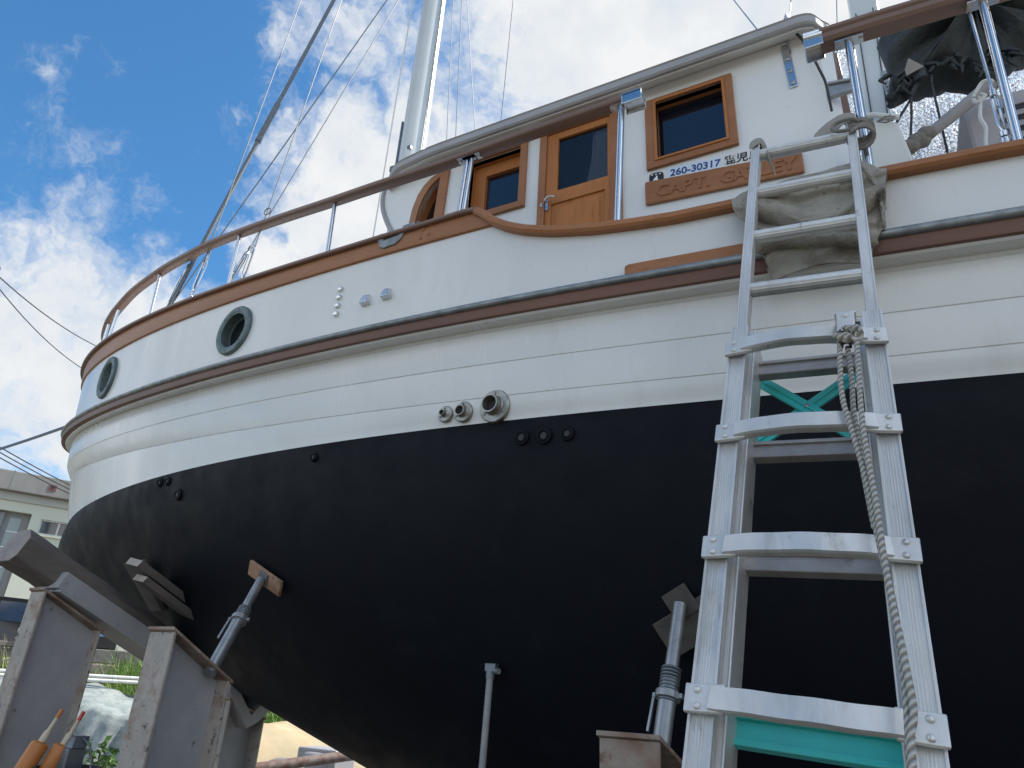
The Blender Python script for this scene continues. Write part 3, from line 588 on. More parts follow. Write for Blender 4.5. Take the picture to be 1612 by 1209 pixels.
sh = wire('shroud', (2.037, -1.209, 4.02), (2.6, -.9, 12.85), .0045); turnbuckle((2.037, -1.209, 4.03), (2.078, -1.186, 4.42), sh)
fs = wire('forestay', (1.689, -1.148, 3.98), (2.87, 0, 13.36), .019); turnbuckle((1.66, -1.128, 4.03), (1.725, -1.10, 4.45), fs, 1.2)
b = MB(); b.cyl((1.915, -.928, 5.78), (1.975, -.87, 6.25), .026, n=10); b.build('furling_sleeve', 'wire_steel', fs, smooth=40)
sh = wire('shroud', (2.685, -1.30, 3.95), (2.87, -.8, 10.9), .0045); turnbuckle((2.66, -1.30, 3.93), (2.70, -1.285, 4.30), sh)
sh = wire('shroud', (1.70, -1.148, 4.0), (2.87, 0, 9.62), .005)
sh = wire('shroud', (2.511, -1.278, 3.97), (2.87, 0, 9.54), .005); turnbuckle((2.511, -1.278, 3.96), (2.54, -1.19, 4.36), sh)
b = MB(); b.tube([V((2.771, -1.31, 4.477)) + V((.03 * math.cos(a), .012 * math.sin(a) * 0, .028 * math.sin(a))) for a in [2 * math.pi * k / 14 for k in range(14)]], .004, 6, closed=True, up=(0, 1, 0)); b.tube([(2.78, -1.31, 4.45), (2.79, -1.31, 4.40), (2.775, -1.31, 4.36)], .003, 6); b.build('ring', 'wire_steel', sh)
for (a, c) in (((2.784, .6, 6.755), (2.944, .2, 8.376)), ((2.896, .6, 6.738), (3.063, .2, 8.307)), ((3.132, .6, 6.747), (3.131, .2, 8.269)), ((3.428, .6, 6.745), (3.709, .2, 7.937))):
    a = V(a); c = V(c); wire('halyard', a - (c - a) * 1.1, c, .0042, 'wire_thin', 4.)
wire('halyard', (2.70, -.17, 4.0), (2.735, -.17, 12.5), .006, 'rope_white')
wire('topping_lift', (6.035, -.95, 4.90), (5.843, -.3, 6.103), .004, 'wire_thin', 4)
st = wire('aft_shroud', (6.16, -.95, 4.84), (6.203, -.6, 5.53), .0035, 'wire_steel', 4); turnbuckle((6.155, -.955, 4.855), (6.168, -.93, 5.03), st)
wire('thin_stay', (6.35, 0, 4.9), (6.49, 0, 6.1), .0035, 'wire_thin', 3)
b = MB(); b.prism([V((6.45, 0, 4.2)), V((6.525, 0, 5.171)), V((6.55, 0, 5.62)), V((6.60, 0, 7.6)), (6.79, 0, 7.6), V((6.715, 0, 5.607)), V((6.668, 0, 5.135)), V((6.60, 0, 4.2))], (0, .20, 0)); mz = b.build('mizzen_mast', 'mast_white', boat, bevel=.02)
for x0, x1 in ((6.615, 6.69), (6.535, 6.585)): b = MB(); b.bar((x0, -.004, 4.6), (x1, -.004, 5.9), .006, .007, up=(0, 1, 0)); b.build('conduit', 'black_rubber', mz)
b = MB(); b.box((6.665, -.012, 5.20), (.035, .02, .20)); 
for k in range(5): b.ball((6.665, -.026, 5.13 + .035 * k), .009, 4)
b.build('cleat_strip', 'galv', mz)
# ---- cockpit end
b = MB(); b.prism([V((6.40, -1.15, 3.30)), V((6.60, -1.15, 3.30)), V((6.568, -1.15, 3.635)), V((6.540, -1.15, 3.885)), V((6.43, -1.15, 3.945)), V((6.40, -1.15, 3.95))], (0, .5, 0)); cm_ = b.build('cockpit_coaming', 'cream_white', boat, bevel=.012)
b = MB(); b.tube([(6.39, -1.16, 3.962), (6.45, -1.165, 3.946), (6.545, -1.165, 3.892)], .012, 8); b.build('coaming_bead', 'cream_white', cm_, smooth=40)
AR = [(6.29, -1.45, 4.158), (6.496, -1.45, 4.150), (6.644, -1.45, 4.140), (6.904, -1.45, 4.125), (7.4, -1.44, 4.10), (8.6, -1.40, 4.08)]
b = MB(); b.tube(spline(AR, 6), 1, prof=RR(.092, .052)); b.tube([V(p) + V((0, -.040, .028)) for p in spline(AR, 6)], 1, prof=RR(.030, .030)); b.build('hand_rail', 'rail_wood', boat, smooth=40)
b = MB(); b.box((6.262, -1.45, 4.182), (.075, .096, .014)); b.cyl((6.225, -1.492, 4.176), (6.30, -1.492, 4.170), .014, n=12); b.cyl((6.225, -1.478, 4.206), (6.30, -1.478, 4.200), .014, n=12); b.box((6.262, -1.494, 4.145), (.075, .006, .062)); b.box((6.262, -1.41, 4.145), (.075, .006, .062)); b.build('rail_end_bracket', 'stainless', boat, bevel=.003)
stanchion((6.395, -1.45, 4.125), (6.372, -1.45, 3.36), .018); stanchion((6.872, -1.45, 4.10), (6.838, -1.45, 3.33), .016)
b = MB(); b.cyl((6.825, -1.44, 4.10), (6.818, -1.44, 3.62), .006, n=8); rg = b.build('rail_stay', 'stainless', boat); turnbuckle((6.810, -1.44, 3.40), (6.819, -1.44, 3.68), rg, 1.2)
b = MB(); b.tube(spline([(6.185, -1.0, 4.815), (6.207, -1.0, 4.77), (6.245, -1.0, 4.653), (6.279, -1.0, 4.477), (6.296, -1.0, 4.373), (6.30, -.99, 4.2)], 4), .007, 6); b.build('cable', 'black_rubber', boat)
b = MB(); b.box((6.36, -.93, 4.375), (.11, .03, .07)); b.cyl((6.305, -.95, 4.418), (6.41, -.95, 4.400), .010, n=8); b.build('door_track', 'galv', boat, bevel=.003)
b = MB(); b.prism([V((6.375, -.55, 3.4)), V((6.35, -.55, 5.05)), V((6.40, -.55, 5.03)), V((6.425, -.55, 3.4))], (0, .05, 0)); b.build('cabin_post', 'rail_wood', boat, bevel=.006)
b = MB(); b.prism([V((6.863, -.7, 3.3)), V((6.863, -.7, 4.275)), V((7.9, -.7, 4.25)), V((7.9, -.7, 3.3))], (0, .6, 0)); lk = b.build('louvred_locker', 'locker_grey', boat, bevel=.02)
for k, z in enumerate((4.163, 4.100, 4.035, 3.968, 3.90)):
    b = MB(); b.box((7.13, -.700, z - .001), (.26, .010, .024)); b.build('louvre_slot', 'ink_black', lk)
    b = MB(); b.box((7.13, -.706, z + .014), (.265, .016, .006)); b.build('louvre_lip', 'locker_grey', lk)
# ---- loose things aft
random.seed(3)
b = MB(); rows = []
for i in range(46):
    x = 6.20 + i * .042; rows.append([V((x, .32 + .010 * math.sin(x * 9 + j * .3) + .008 * math.sin(j * 1.1 + x * 3) + random.uniform(-.004, .004), 3.3 + j * .055)) for j in range(53)])
b.loft(rows); fo = b.build('foil_sheet', 'foil', smooth=80); so_ = fo.modifiers.new('solid', 'SOLIDIFY'); so_.thickness = .006
tag(fo, 'crinkled silver foil insulating sheet hung upright behind the white mizzen mast', 'foil sheet')
cv = [(6.60, 5.02), (6.63, 4.773), (6.585, 4.57), (6.614, 4.585), (6.67, 4.635), (6.70, 4.598), (6.751, 4.62), (6.796, 4.641), (6.847, 4.635), (6.893, 4.572), (6.965, 4.51), (7.018, 4.459), (7.085, 4.498), (7.135, 4.549), (7.207, 4.616), (7.34, 4.64), (7.6, 4.70), (8.2, 4.85), (8.2, 5.25), (7.5, 5.22), (7.0, 5.27), (6.75, 5.24)]
def pillow(poly, y0, dep, seed, cy=.5):
    random.seed(seed); P = []
    for i in range(len(poly)):
        a, c = poly[i], poly[(i + 1) % len(poly)]; n = max(2, int(math.hypot(c[0] - a[0], c[1] - a[1]) / .03))
        P += [(a[0] + (c[0] - a[0]) * k / n, a[1] + (c[1] - a[1]) * k / n) for k in range(n)]
    cx = 7.05; cz = 4.93; b = MB(); rows = []
    for sgn in (1, -1):
        rr = []
        for f in (1, .97, .92, .84, .74, .62, .5, .36, .2, .05):
            h = dep * math.sqrt(max(0, 1 - f ** 3)); rr.append([V((cx + (x - cx) * f, y0 - sgn * h * (1 + .35 * math.sin(x * 13 + z * 7) + .22 * math.sin(z * 23 - x * 9) + .12 * math.sin(x * 41 + z * 31)), cz + (z - cz) * f)) for x, z in P])
        rows = rr[::-1] + rows if sgn == 1 else rows
        b.loft(rr, close=True); b.add(rr[-1], [tuple(range(len(P)))])
    return b
dc = pillow(cv, -.50, .15, 4).build('canvas_cover', 'dark_cover', smooth=60)
tag(dc, 'dark green canvas cover bundled up under the aft hand rail', 'cover')
b = MB(); b.add([(6.677, -.70, 4.60), (6.704, -.71, 4.661), (6.761, -.71, 4.575), (6.679, -.70, 4.555)], [(0, 1, 2, 3)]); b.v += []; b.build('pale_patch', 'canvas_grey', dc)
b = MB(); b.cyl((6.735, -.64, 4.62), (6.745, -.66, 4.52), .045, .038, 12); b.ball((6.61, -.6, 4.53), .035, 6); b.ball((6.66, -.62, 4.60), .05, 6); random.seed(21)
for q in range(34):
    x = 6.60 + random.random() * .55; z = 4.62 - .10 * random.random() - (.04 if x > 6.95 else 0); e = V((x + random.gauss(0, .05), -.66 - random.random() * .03, z - random.uniform(.01, .09)))
    b.tube([(x, -.62, z + .06), ((x + e.x) / 2 + random.gauss(0, .012), -.67, (z + e.z) / 2 + .02), e], [.016, .011, .004], 5)
b.build('strap_end', 'dark_cover', dc, smooth=60)
b = MB(); b.cyl((6.603, -.8, 3.997), (6.985, -.8, 4.256), .026, .032, n=14); gp = b.build('grey_tube', 'grey_pole', smooth=40); tag(gp, 'grey tube leaning diagonally in front of the foil, dark cloth round its lower end', 'tube')
b = MB(); 
for i in range(9): b.ball((6.59 + i * .012 + random.uniform(-.008, .008), -.82 + random.uniform(-.02, .02), 3.985 + i * .009 + random.uniform(-.015, .015)), .036, 5, (1, 1, .9))
b.tube([(6.59, -.83, 3.99), (6.575, -.84, 3.90), (6.578, -.85, 3.80)], [.02, .012, .006], 6); b.build('dark_wrapping', 'grey_timber', gp, smooth=70)
def cord(pts, r, name, m, label, cat, group=None, n=6):
    b = MB(); b.tube(spline(pts, 5), r, n); o = b.build(name, m, smooth=60); return tag(o, label, cat, group)
cord([(6.735, -.66, 4.53), (6.65, -.7, 4.36), (6.59, -.7, 4.272), (6.55, -.7, 4.15)], .007, 'hanging_rope', 'black_rubber', 'dark cord slanting down to the left from the canvas cover over the foil sheet', 'cord', 'cords hanging under the canvas cover')
cord([(6.725, -.66, 4.53), (6.68, -.7, 4.42), (6.66, -.7, 4.30), (6.633, -.7, 4.154), (6.62, -.75, 4.03)], .007, 'hanging_rope', 'black_rubber', 'dark cord hanging straight from the canvas cover to the wrapped tube end', 'cord', 'cords hanging under the canvas cover')
cord([(6.79, -.66, 4.55), (6.775, -.7, 4.44), (6.771, -.7, 4.248), (6.764, -.7, 3.981), (6.76, -.7, 3.7)], .006, 'hanging_rope', 'black_rubber', 'dark cord that drops behind the middle of the grey tube to the rail', 'cord', 'cords hanging under the canvas cover')
wr = cord([(6.855, -1.32, 3.80), (6.858, -1.30, 3.83), (6.835, -1.29, 3.842), (6.808, -1.29, 3.808), (6.790, -1.29, 3.77), (6.800, -1.29, 3.747), (6.83, -1.29, 3.77), (6.815, -1.28, 3.79), (6.808, -1.28, 3.74), (6.796, -1.28, 3.676), (6.803, -1.28, 3.62), (6.790, -1.28, 3.555), (6.785, -1.28, 3.48)], .0075, 'white_rope', 'rope_white', 'thin white rope looped on the rail stay beside the louvred locker', 'rope')

# ================================================================== ladder and what hangs on it
LO = V((6.026, -2.343, 1.52)); LA = V((.0195, .135, .332)); LS = LA.length; LA = LA / LS
LR = V((1, 0, -.066)); LR = (LR - LA * LR.dot(LA)).normalized(); LN_ = LR.cross(LA)
LQ = .965
def LP(r, k, n=0.): return CAM + (LO + LR * r + LA * (k * LS) + LN_ * n - CAM) * LQ
kb = (CAM.z - CAM.z / LQ - LO.z) / (LA.z * LS)
lad = thing('extension_ladder', LP(0, kb), 'aluminium extension ladder with bowed steps and teal braces leaning on the white boat', 'ladder')
hw = lambda k: .222 - .004 * k
for s in (-1, 1):
    b = MB(); f = lambda k, o, n: LP(.004 + s * (hw(k) - o), k, n)
    b.bar(f(kb + .02, .026, -.014), f(3.20, .026, -.014), .049, .028, up=LN_)
    for o in (.003, .049): b.bar(f(kb + .02, o, .003), f(3.20, o, .003), .006, .006, up=LN_)
    for o in (.014, .020, .026, .032): b.bar(f(kb + .02, o, .0005), f(3.198, o, .0005), .0022, .003, up=LN_)
    b.build('rail', 'aluminium', lad, bevel=.002)
    b = MB(); b.bar(f(kb + .1, .055, -.10), f(3.25, .055, -.10), .024, .12, up=LN_); b.bar(f(kb + .1, .066, -.042), f(3.25, .066, -.042), .006, .018, up=LN_); b.build('rear_rail', 'aluminium', lad, bevel=.003)
    b = MB(); u = lambda k, n: LP(.004 + s * .186, k, n); b.bar(u(1.6, -.056), u(6.80, -.056), .034, .05, up=LN_); b.bar(LP(.004 + s * .200, 1.6, -.030), LP(.004 + s * .200, 6.80, -.030), .005, .010, up=LN_); b.bar(LP(.004 + s * .172, 1.6, -.030), LP(.004 + s * .172, 6.80, -.030), .005, .010, up=LN_); b.build('sliding_rail', 'aluminium', lad, bevel=.002)
STP = [(q0, q1 * .76) for q0, q1 in [(-.016, -.028), (-.008, -.030), (.012, -.026), (.018, -.020), (.011, -.015), (.018, -.009), (.011, -.003), (.018, .003), (.011, .009), (.018, .016), (.012, .024), (-.008, .030), (-.016, .028)]]
for i, k in enumerate((-4.05, -3.06, -2.07, -1.07, -.07, .93, 1.925, 2.85)):
    w = hw(k); tilt = (0, 0, 0, 0, -.01, 0, .0, -.02)[i]; b = MB(); pts = []
    for j in range(21):
        x = -1 + j / 10; pts.append(LP(.004 + x * (w - .052), k + tilt * x + .002 * math.sin(j * .9 + i), .020) + V((0, -.034 * (1 - abs(x) ** 2.2), 0)))
    b.tube(pts, 1, prof=[(q[0], q[1]) for q in STP], up=LA); stp = b.build('bowed_step', 'aluminium', lad, smooth=18)
    for s in (-1, 1):
        b = MB(); b.bar(LP(.004 + s * (w + .006), k + tilt * s, .016), LP(.004 + s * (w - .075), k + tilt * s, .026), .012, .056, up=LA)
        for r_, q in ((w - .020, .042), (w - .022, -.048)): b.lathe(LP(.004 + s * r_, k + q + tilt * s, .024), LN_, [(.0085, -.006), (.008, .004), (.004, .007), (.0001, .008)], 12)
        b.build('step_bracket', 'aluminium', stp, bevel=.003, smooth=35)
    if i == 4: continue
    b = MB(); b.bar(LP(-.155, k + .13, -.13), LP(.163, k + .13, -.13), .046, .030, up=LN_); b.bar(LP(-.155, k + .19, -.112), LP(.163, k + .19, -.112), .012, .012, up=LN_); b.build('rear_step', 'aluminium_dull', lad, bevel=.003)
RG = [(.026 * math.cos(a) * (1 + (.05 if j % 2 else 0)), .022 * math.sin(a) * (1 + (.05 if j % 2 else 0))) for j, a in enumerate([2 * math.pi * j / 32 for j in range(32)])]
for k in (3.91, 4.80, 5.67, 6.545): b = MB(); b.tube([LP(-.176, k, -.056), LP(.182, k - .03, -.056)], 1, prof=RG); b.build('rung', 'aluminium', lad, smooth=25)
for r0, k0, r1, k1, n in ((-.205, 3.22, .185, 2.18, -.20), (.19, 3.24, -.205, 2.23, -.212)):
    b = MB(); b.bar(LP(r0, k0, n), LP(r1, k1, n), .040, .010, up=LN_); d = LP(r1, k1, n) - LP(r0, k0, n)
    b.bar(LP(r0, k0, n + .007), LP(r1, k1, n + .007), .006, .008, up=LN_); o = b.build('cross_brace', 'teal_paint', lad, bevel=.002)
b = MB(); b.lathe(LP(-.01, 2.71, -.194), LN_, [(.008, -.01), (.008, .004), (.0001, .007)], 10); b.build('brace_rivet', 'galv', lad)
b = MB(); k = -.045; b.bar(LP(-.20, k, -.14), LP(.205, k - .015, -.14), .062, .012, up=LN_)
for q in (-.078, .078): b.bar(LP(-.20, k + q, -.132), LP(.205, k - .015 + q, -.132), .014, .026, up=LN_)
b.build('spreader_bar', 'teal_paint', lad, bevel=.003)
for r0 in (-.190, .185):
    b = MB(); b.bar(LP(r0, .13, -.12), LP(r0, .40, -.12), .05, .006, up=LR); b.bar(LP(r0 - .014, .16, -.10), LP(r0 + .012, .30, -.10), .006, .022, up=LN_); b.lathe(LP(r0 + .004, .26, -.115), LR, [(.010, -.008), (.010, .008), (.0001, .009)], 10); o = b.build('hinge_plate', 'teal_paint', lad, bevel=.002)
b = MB(); b.box(LP(.122, 2.88, .075), (.052, .05, .008), axes=[LR, LN_, LA]); b.box(LP(.122, 2.78, .098), (.044, .006, .075), axes=[LR, LN_, LA]); b.lathe(LP(.122, 2.84, .101), LN_, [(.009, 0), (.008, .004), (.0001, .005)], 10); plb = b.build('pulley_bracket', 'aluminium', lad, bevel=.003)
b = MB(); b.lathe(LP(.105, 2.64, .080), LR, [(.0001, 0), (.026, 0), (.026, .004), (.014, .008), (.014, .018), (.026, .022), (.026, .026), (.0001, .026)], 18); b.box(LP(.150, 2.70, .085), (.014, .02, .05), axes=[LR, LN_, LA]); b.build('pulley', 'black_rubber', plb, smooth=30)
ROPE = [[(.103, 2.62), (.101, 2.084), (.118, 1.725), (.140, 1.304), (.154, .849), (.168, .459), (.173, .053), (.169, -.325), (.165, -1.4), (.16, -2.6)],
        [(.121, 2.60), (.125, 2.244), (.124, 1.936), (.134, 1.45), (.147, 1.0)],
        [(.145, 2.66), (.141, 1.905), (.145, 1.517), (.154, 1.124), (.160, .695), (.176, .156), (.181, -.092), (.171, -.321), (.17, -1.4), (.165, -2.5)]]
for i, st in enumerate(ROPE): b = MB(); b.tube(spline([LP(r, k, (.078, .062, .090)[i]) for r, k in st], 8), .0064, 8); b.build('haul_rope', 'rope_fibre', lad, smooth=60)
b = MB()
for a in range(3): b.tube([LP(.125 + .012 * a - .012, 2.64, .095) + LR * (.018 * math.cos(t)) + LA * (.020 * math.sin(t)) + LN_ * (.010 * math.sin(2 * t)) for t in [2 * math.pi * q / 12 for q in range(12)]], .0075, 6, closed=True)
b.build('rope_knot', 'rope_fibre', lad, smooth=60)
# lashing of the ladder to the rail stanchion
b = MB(); c = LP(.192, 6.50, -.05); random.seed(11)
for q in range(7):
    o = LA * ((q - 3) * .012 + random.uniform(-.004, .004)); tw = random.uniform(-.5, .5)
    b.tube([c + o + V((.028, 0, 0)) + LR * (.045 * math.cos(t)) + LN_ * (.037 * math.sin(t) - .002) + LA * (.016 * math.sin(t + q) + .012 * tw * math.cos(2 * t)) for t in [2 * math.pi * j / 18 for j in range(18)]], .0078, 6, closed=True)
for q in range(3): b.tube([c + LR * (-.02 + .05 * math.cos(t)) + LA * (.045 * math.sin(t)) + LN_ * .046 for t in [2 * math.pi * j / 14 + q * .7 for j in range(9)]], .0075, 6)
for q in range(7): e = c + LR * .085 + LN_ * .03; b.tube([e, e + LR * .03 + LA * random.uniform(-.03, .03), e + LR * (.05 + random.uniform(0, .02)) + LA * random.uniform(-.035, .035)], .0022, 4)
tag(b.build('lashing_rope', 'rope_old', smooth=60), 'frayed old rope lashing wound round the right ladder top and the rail post', 'rope')
# canvas pads on the two ladder tips
def rag(pts, name, label, m='canvas_grey', th=.006):
    b = MB(); b.loft(pts); o = b.build(name, m, smooth=70); x = o.modifiers.new('s', 'SOLIDIFY'); x.thickness = th; x.offset = 0; y = o.modifiers.new('sub', 'SUBSURF'); y.levels = 2; y.render_levels = 2
    tag(o, label, 'canvas pad', 'canvas pads on the ladder tips'); return o
def pad(c, pts): return [[LP(c + r, k, n) for r, k, n in row] for row in pts]
rag(pad(-.186, [[(-.026, 6.55, -.028), (-.024, 6.80, -.026), (-.010, 6.93, -.05), (.012, 6.88, -.085), (.020, 6.7, -.09)], [(.0, 6.60, -.022), (.0, 6.84, -.020), (.008, 6.95, -.045), (.030, 6.84, -.07), (.035, 6.6, -.08)], [(.024, 6.70, -.022), (.026, 6.82, -.022), (.036, 6.82, -.03), (.055, 6.55, -.045), (.065, 6.25, -.055)], [(.030, 6.64, -.034), (.034, 6.70, -.034), (.050, 6.55, -.03), (.070, 6.25, -.035), (.085, 5.98, -.04)], [(.030, 6.55, -.05), (.036, 6.56, -.05), (.055, 6.40, -.045), (.08, 6.15, -.045), (.092, 5.82, -.045)]]), 'canvas_pad', 'grey canvas pad folded over the left ladder tip with a pointed flap hanging down')
rag(pad(.186, [[(.024, 6.62, -.026), (.026, 6.86, -.024), (.018, 7.02, -.05), (.010, 6.95, -.09)], [(.0, 6.66, -.022), (.0, 6.90, -.020), (-.004, 7.05, -.045), (-.01, 6.95, -.09)], [(-.024, 6.66, -.024), (-.03, 6.88, -.022), (-.036, 7.0, -.03), (-.04, 6.92, -.06)], [(-.045, 6.58, -.034), (-.065, 6.76, -.03), (-.075, 6.90, -.03), (-.08, 6.84, -.05)], [(-.075, 6.50, -.04), (-.10, 6.66, -.036), (-.112, 6.80, -.036), (-.115, 6.76, -.05)], [(-.125, 6.46, -.046), (-.13, 6.56, -.042), (-.138, 6.66, -.042), (-.14, 6.63, -.05)]]), 'canvas_pad', 'grey canvas pad on the right ladder tip, stiff flap sticking out sideways')
# moving blanket between ladder and rail
def blanket():
    NS, NT_ = 90, 110; b = MB(); rows = []
    hs = [.5 + .5 * math.sin(7 * q) for q in range(40)]
    def g(d, up, dn): return math.exp(-(d / up) ** 2) if d > 0 else math.exp(-(d / dn) ** 2)
    R = [([(.0, 3.30), (.2, 3.255), (.45, 3.135), (.7, 3.125), (1, 3.20)], .085, .080, .013), ([(.25, 3.335), (.45, 3.275), (.7, 3.26), (1, 3.30)], .070, .036, .011), ([(0, 3.09), (.12, 3.075), (.4, 3.10), (.62, 3.035), (.92, 2.995), (1, 3.0)], .062, .060, .011),
         ([(.0, 3.20), (.25, 3.14), (.5, 3.045), (.8, 3.07), (1, 3.10)], .045, .035, .010), ([(.0, 3.37), (.5, 3.345), (1, 3.35)], .015, .03, .03)]
    for i in range(NS + 1):
        s = i / NS; x0 = 5.895 + .50 * s; row = []
        zb = 2.955 - .012 * math.sin(s * 9) + .02 * s * 0
        zb += .30 * ss(.12, 0, s) + .20 * ss(.90, 1, s); tk = .07 * ss(.86, 1, s) + .03 * ss(.1, 0, s)
        for j in range(NT_ + 1):
            t = j / NT_
            if t < .14: f = t / .14; y, z = -1.28 - .19 * f, 3.33 + .075 * f ** .5
            elif t < .24: f = (t - .14) / .10; y, z = -1.47 - .085 * f, 3.405 - .015 * f * f
            else: f = (t - .24) / .76; z = 3.39 + (zb - 3.39) * f; y = -1.552 - .028 * ss(0, .15, f) + (.012 if z < 3.06 and False else 0)
            z -= tk * ss(3.2, 3.36, z)
            o = 0
            if t > .12:
                fade = ss(.12, .26, t)
                for tab, amp, up, dn in R: o += .45 * amp * g(z - interp(s, tab), up, dn) * ss(tab[0][0] - .02, tab[0][0] + .10, s)
                o += .004 * math.sin(s * 19 + z * 26) + .003 * math.sin(z * 55 - s * 11) + .008 * math.sin(s * 9 + 2) ; o *= fade
            rr = .35 * (1 - s) * max(0, 3.30 - z) * ss(.25, 0, s)
            kk_ = ((z - 1.5) / LQ - .02) / .332; lim = -3.9 + LQ * (1.557 + .135 * kk_) + .083
            yy = max(y - o, lim - .030 * (1 if abs(s - .42) < .30 else 0)); o = y - yy
            row.append(V((x0 + .06 * ss(3.15, 3.40, z) * (s - .42) + rr * .6 - .05 * s * ss(3.1, 2.9, z), y - o, z)))
        rows.append(row)
    b.loft(rows)
    for tab, ry, rz_, yc in (([(.02, 3.285), (.2, 3.25), (.45, 3.165), (.72, 3.150), (1.0, 3.205)], .040, .046, -1.585), ([(.30, 3.350), (.5, 3.305), (.75, 3.285), (1.02, 3.305)], .034, .032, -1.575), ([(.10, 3.075), (.3, 3.098), (.55, 3.060), (.92, 3.0)], .036, .028, -1.600),
                             ([(.03, 3.335), (.25, 3.345), (.5, 3.345), (.8, 3.345), (1.0, 3.335)], .040, .036, -1.55), ([(.88, 3.36), (.97, 3.28), (1.0, 3.18), (.985, 3.08)], .030, .040, -1.575)):
        cen = spline([V((5.905 + .475 * a, yc, z)) for a, z in tab], 10); n = len(cen); rr = []
        for i, c in enumerate(cen):
            e = min(1, i / 4, (n - 1 - i) / 4); e = .25 + .75 * e ** .5; ring = []
            for q in range(22):
                a = 2 * math.pi * q / 22; w = 1 + .07 * math.sin(i * .35 + q * .57) + .05 * math.sin(i * .21 - q * .9)
                zz_ = math.sin(a); ring.append(c + V((.004 * math.sin(i * 1.3 + q), -ry * e * w * math.cos(a) * (1 if zz_ < 0 else 1 - .45 * zz_), rz_ * e * w * (zz_ * 1.35 if zz_ > 0 else zz_))))
            rr.append(ring)
        b.loft(rr, close=True)
    o = b.build('packing_blanket', 'blanket', smooth=80); x = o.modifiers.new('s', 'SOLIDIFY'); x.thickness = .005; x.offset = 0
    tag(o, 'dirty grey blanket bundled over the boat rail behind the ladder as padding', 'blanket')
blanket()

# ================================================================== supports under the hull
def ibeam(name, x, y0, y1, ztop0, ztop1, w, label, group, mweb='post_steel', mfl='post_flange', xo=0., lean=0.):
    """upright I-beam: flanges across X at y0 and y1, sloping top from ztop0 to ztop1"""
    t = thing(name, (x, (y0 + y1) / 2, 0), label, 'post', group); tk = .014
    def fl(y, z): b = MB(); b.prism([V((x - w / 2, y, -.05)), V((x + w / 2, y, -.05)), V((x + w / 2, y, z)), V((x - w / 2, y, z))], (0, tk, 0)); b.build('flange', mfl, t, bevel=.003)
    fl(y0, ztop0 - .002); fl(y1, ztop1 - .002)
    b = MB(); b.prism([V((x - .006, y0 + tk + .001, -.05)), V((x - .006, y1 - .001, -.05)), V((x - .006, y1 - .001, ztop1 - .008)), V((x - .006, y0 + tk + .001, ztop0 - .008))], (.012, 0, 0)); b.build('web', mweb, t)
    b = MB(); s = (ztop1 - ztop0) / (y1 - y0); e = .012
    b.prism([V((x - w / 2 - .006, y0 - e, ztop0 - s * e)), V((x - w / 2 - .006, y1 + tk + e, ztop1 + s * (e + tk))), V((x - w / 2 - .006, y1 + tk + e, ztop1 + s * (e + tk) + .014)), V((x - w / 2 - .006, y0 - e, ztop0 - s * e + .014))], (w + .012, 0, 0)); b.build('top_plate', 'rust_steel', t, bevel=.002)
    return t
p2 = ibeam('steel_post', 3.275, -1.70, -1.345, 1.690, 1.505, .165, 'grey steel I-beam post with a rusty left flange, left of the hull shore', 'steel posts under the hull')
p4 = ibeam('steel_post', 5.455, -1.70, -1.36, 1.408, 1.300, .185, 'rusty topped steel post at the bottom, left of the ladder', 'steel posts under the hull', mfl='rust_steel')
p1 = ibeam('steel_post', 1.965, -1.565, -1.185, 1.905, 1.735, .13, 'dull grey steel post at far left carrying the sloping timber baulk', 'steel posts under the hull')
p3 = ibeam('steel_post', 2.15, -.30, .02, 1.39, 1.28, .20, 'shadowed steel post under the keel behind the rusty flanged post', 'steel posts under the hull')
b = MB(); b.prism([V((2.26, -.33, 1.54)), V((2.26, -.10, 1.30)), V((2.26, -.04, 1.36)), V((2.26, .12, 1.46)), V((2.26, .12, 1.38)), V((2.26, -.03, 1.26)), V((2.26, -.12, 1.22)), V((2.26, -.33, 1.44))], (-.2, 0, 0)); b.build('saddle_bracket', 'post_steel', p3, bevel=.003)
# sloping cradle arm: steel channel with a timber baulk on it and packing planks against the hull
sd = V((0, .93, -.375)).normalized(); su = V((0, .375, .93)).normalized()
A0 = V((1.9, -1.50, 1.905)); arm = thing('cradle_arm', A0, 'grey painted steel beam sloping under the bow on the far left post', 'steel beam')
b = MB(); b.box(A0 + sd * .80 + su * .066 + V((.055, 0, 0)), (.20, 1.66, .10), axes=[V((1, 0, 0)), sd, su]); b.build('channel', 'post_steel', arm, bevel=.005)
b = MB(); b.box(A0 + sd * .80 + su * .008 + V((.055, 0, 0)), (.23, 1.62, .012), axes=[V((1, 0, 0)), sd, su]); b.build('bottom_flange', 'post_steel', arm, bevel=.002)
T0 = V((1.90, -1.735, 2.135)); b = MB(); oct_ = [(-.105, -.075), (-.07, -.105), (.07, -.105), (.105, -.075), (.105, .04), (.04, .10), (-.06, .105), (-.105, .06)]
b.mi = 0; rows = []
for j in range(15): rows.append([T0 + sd * (j * .115) + V((1, 0, 0)) * (p[0] + .004 * math.sin(j * 2.1 + i * 3)) + su * (p[1] + .004 * math.sin(j * 1.7 + i * 5)) for i, p in enumerate(oct_)])
b.loft(rows, close=True); b.mi = 1; b.add(rows[0], [tuple(range(8))]); b.add(rows[-1], [tuple(range(8))])
tb = b.build('timber_baulk', ['old_timber', 'timber_end'], smooth=30, bevel=.006); tag(tb, 'weathered dark timber baulk with chamfered end lying on the sloping beam', 'timber')
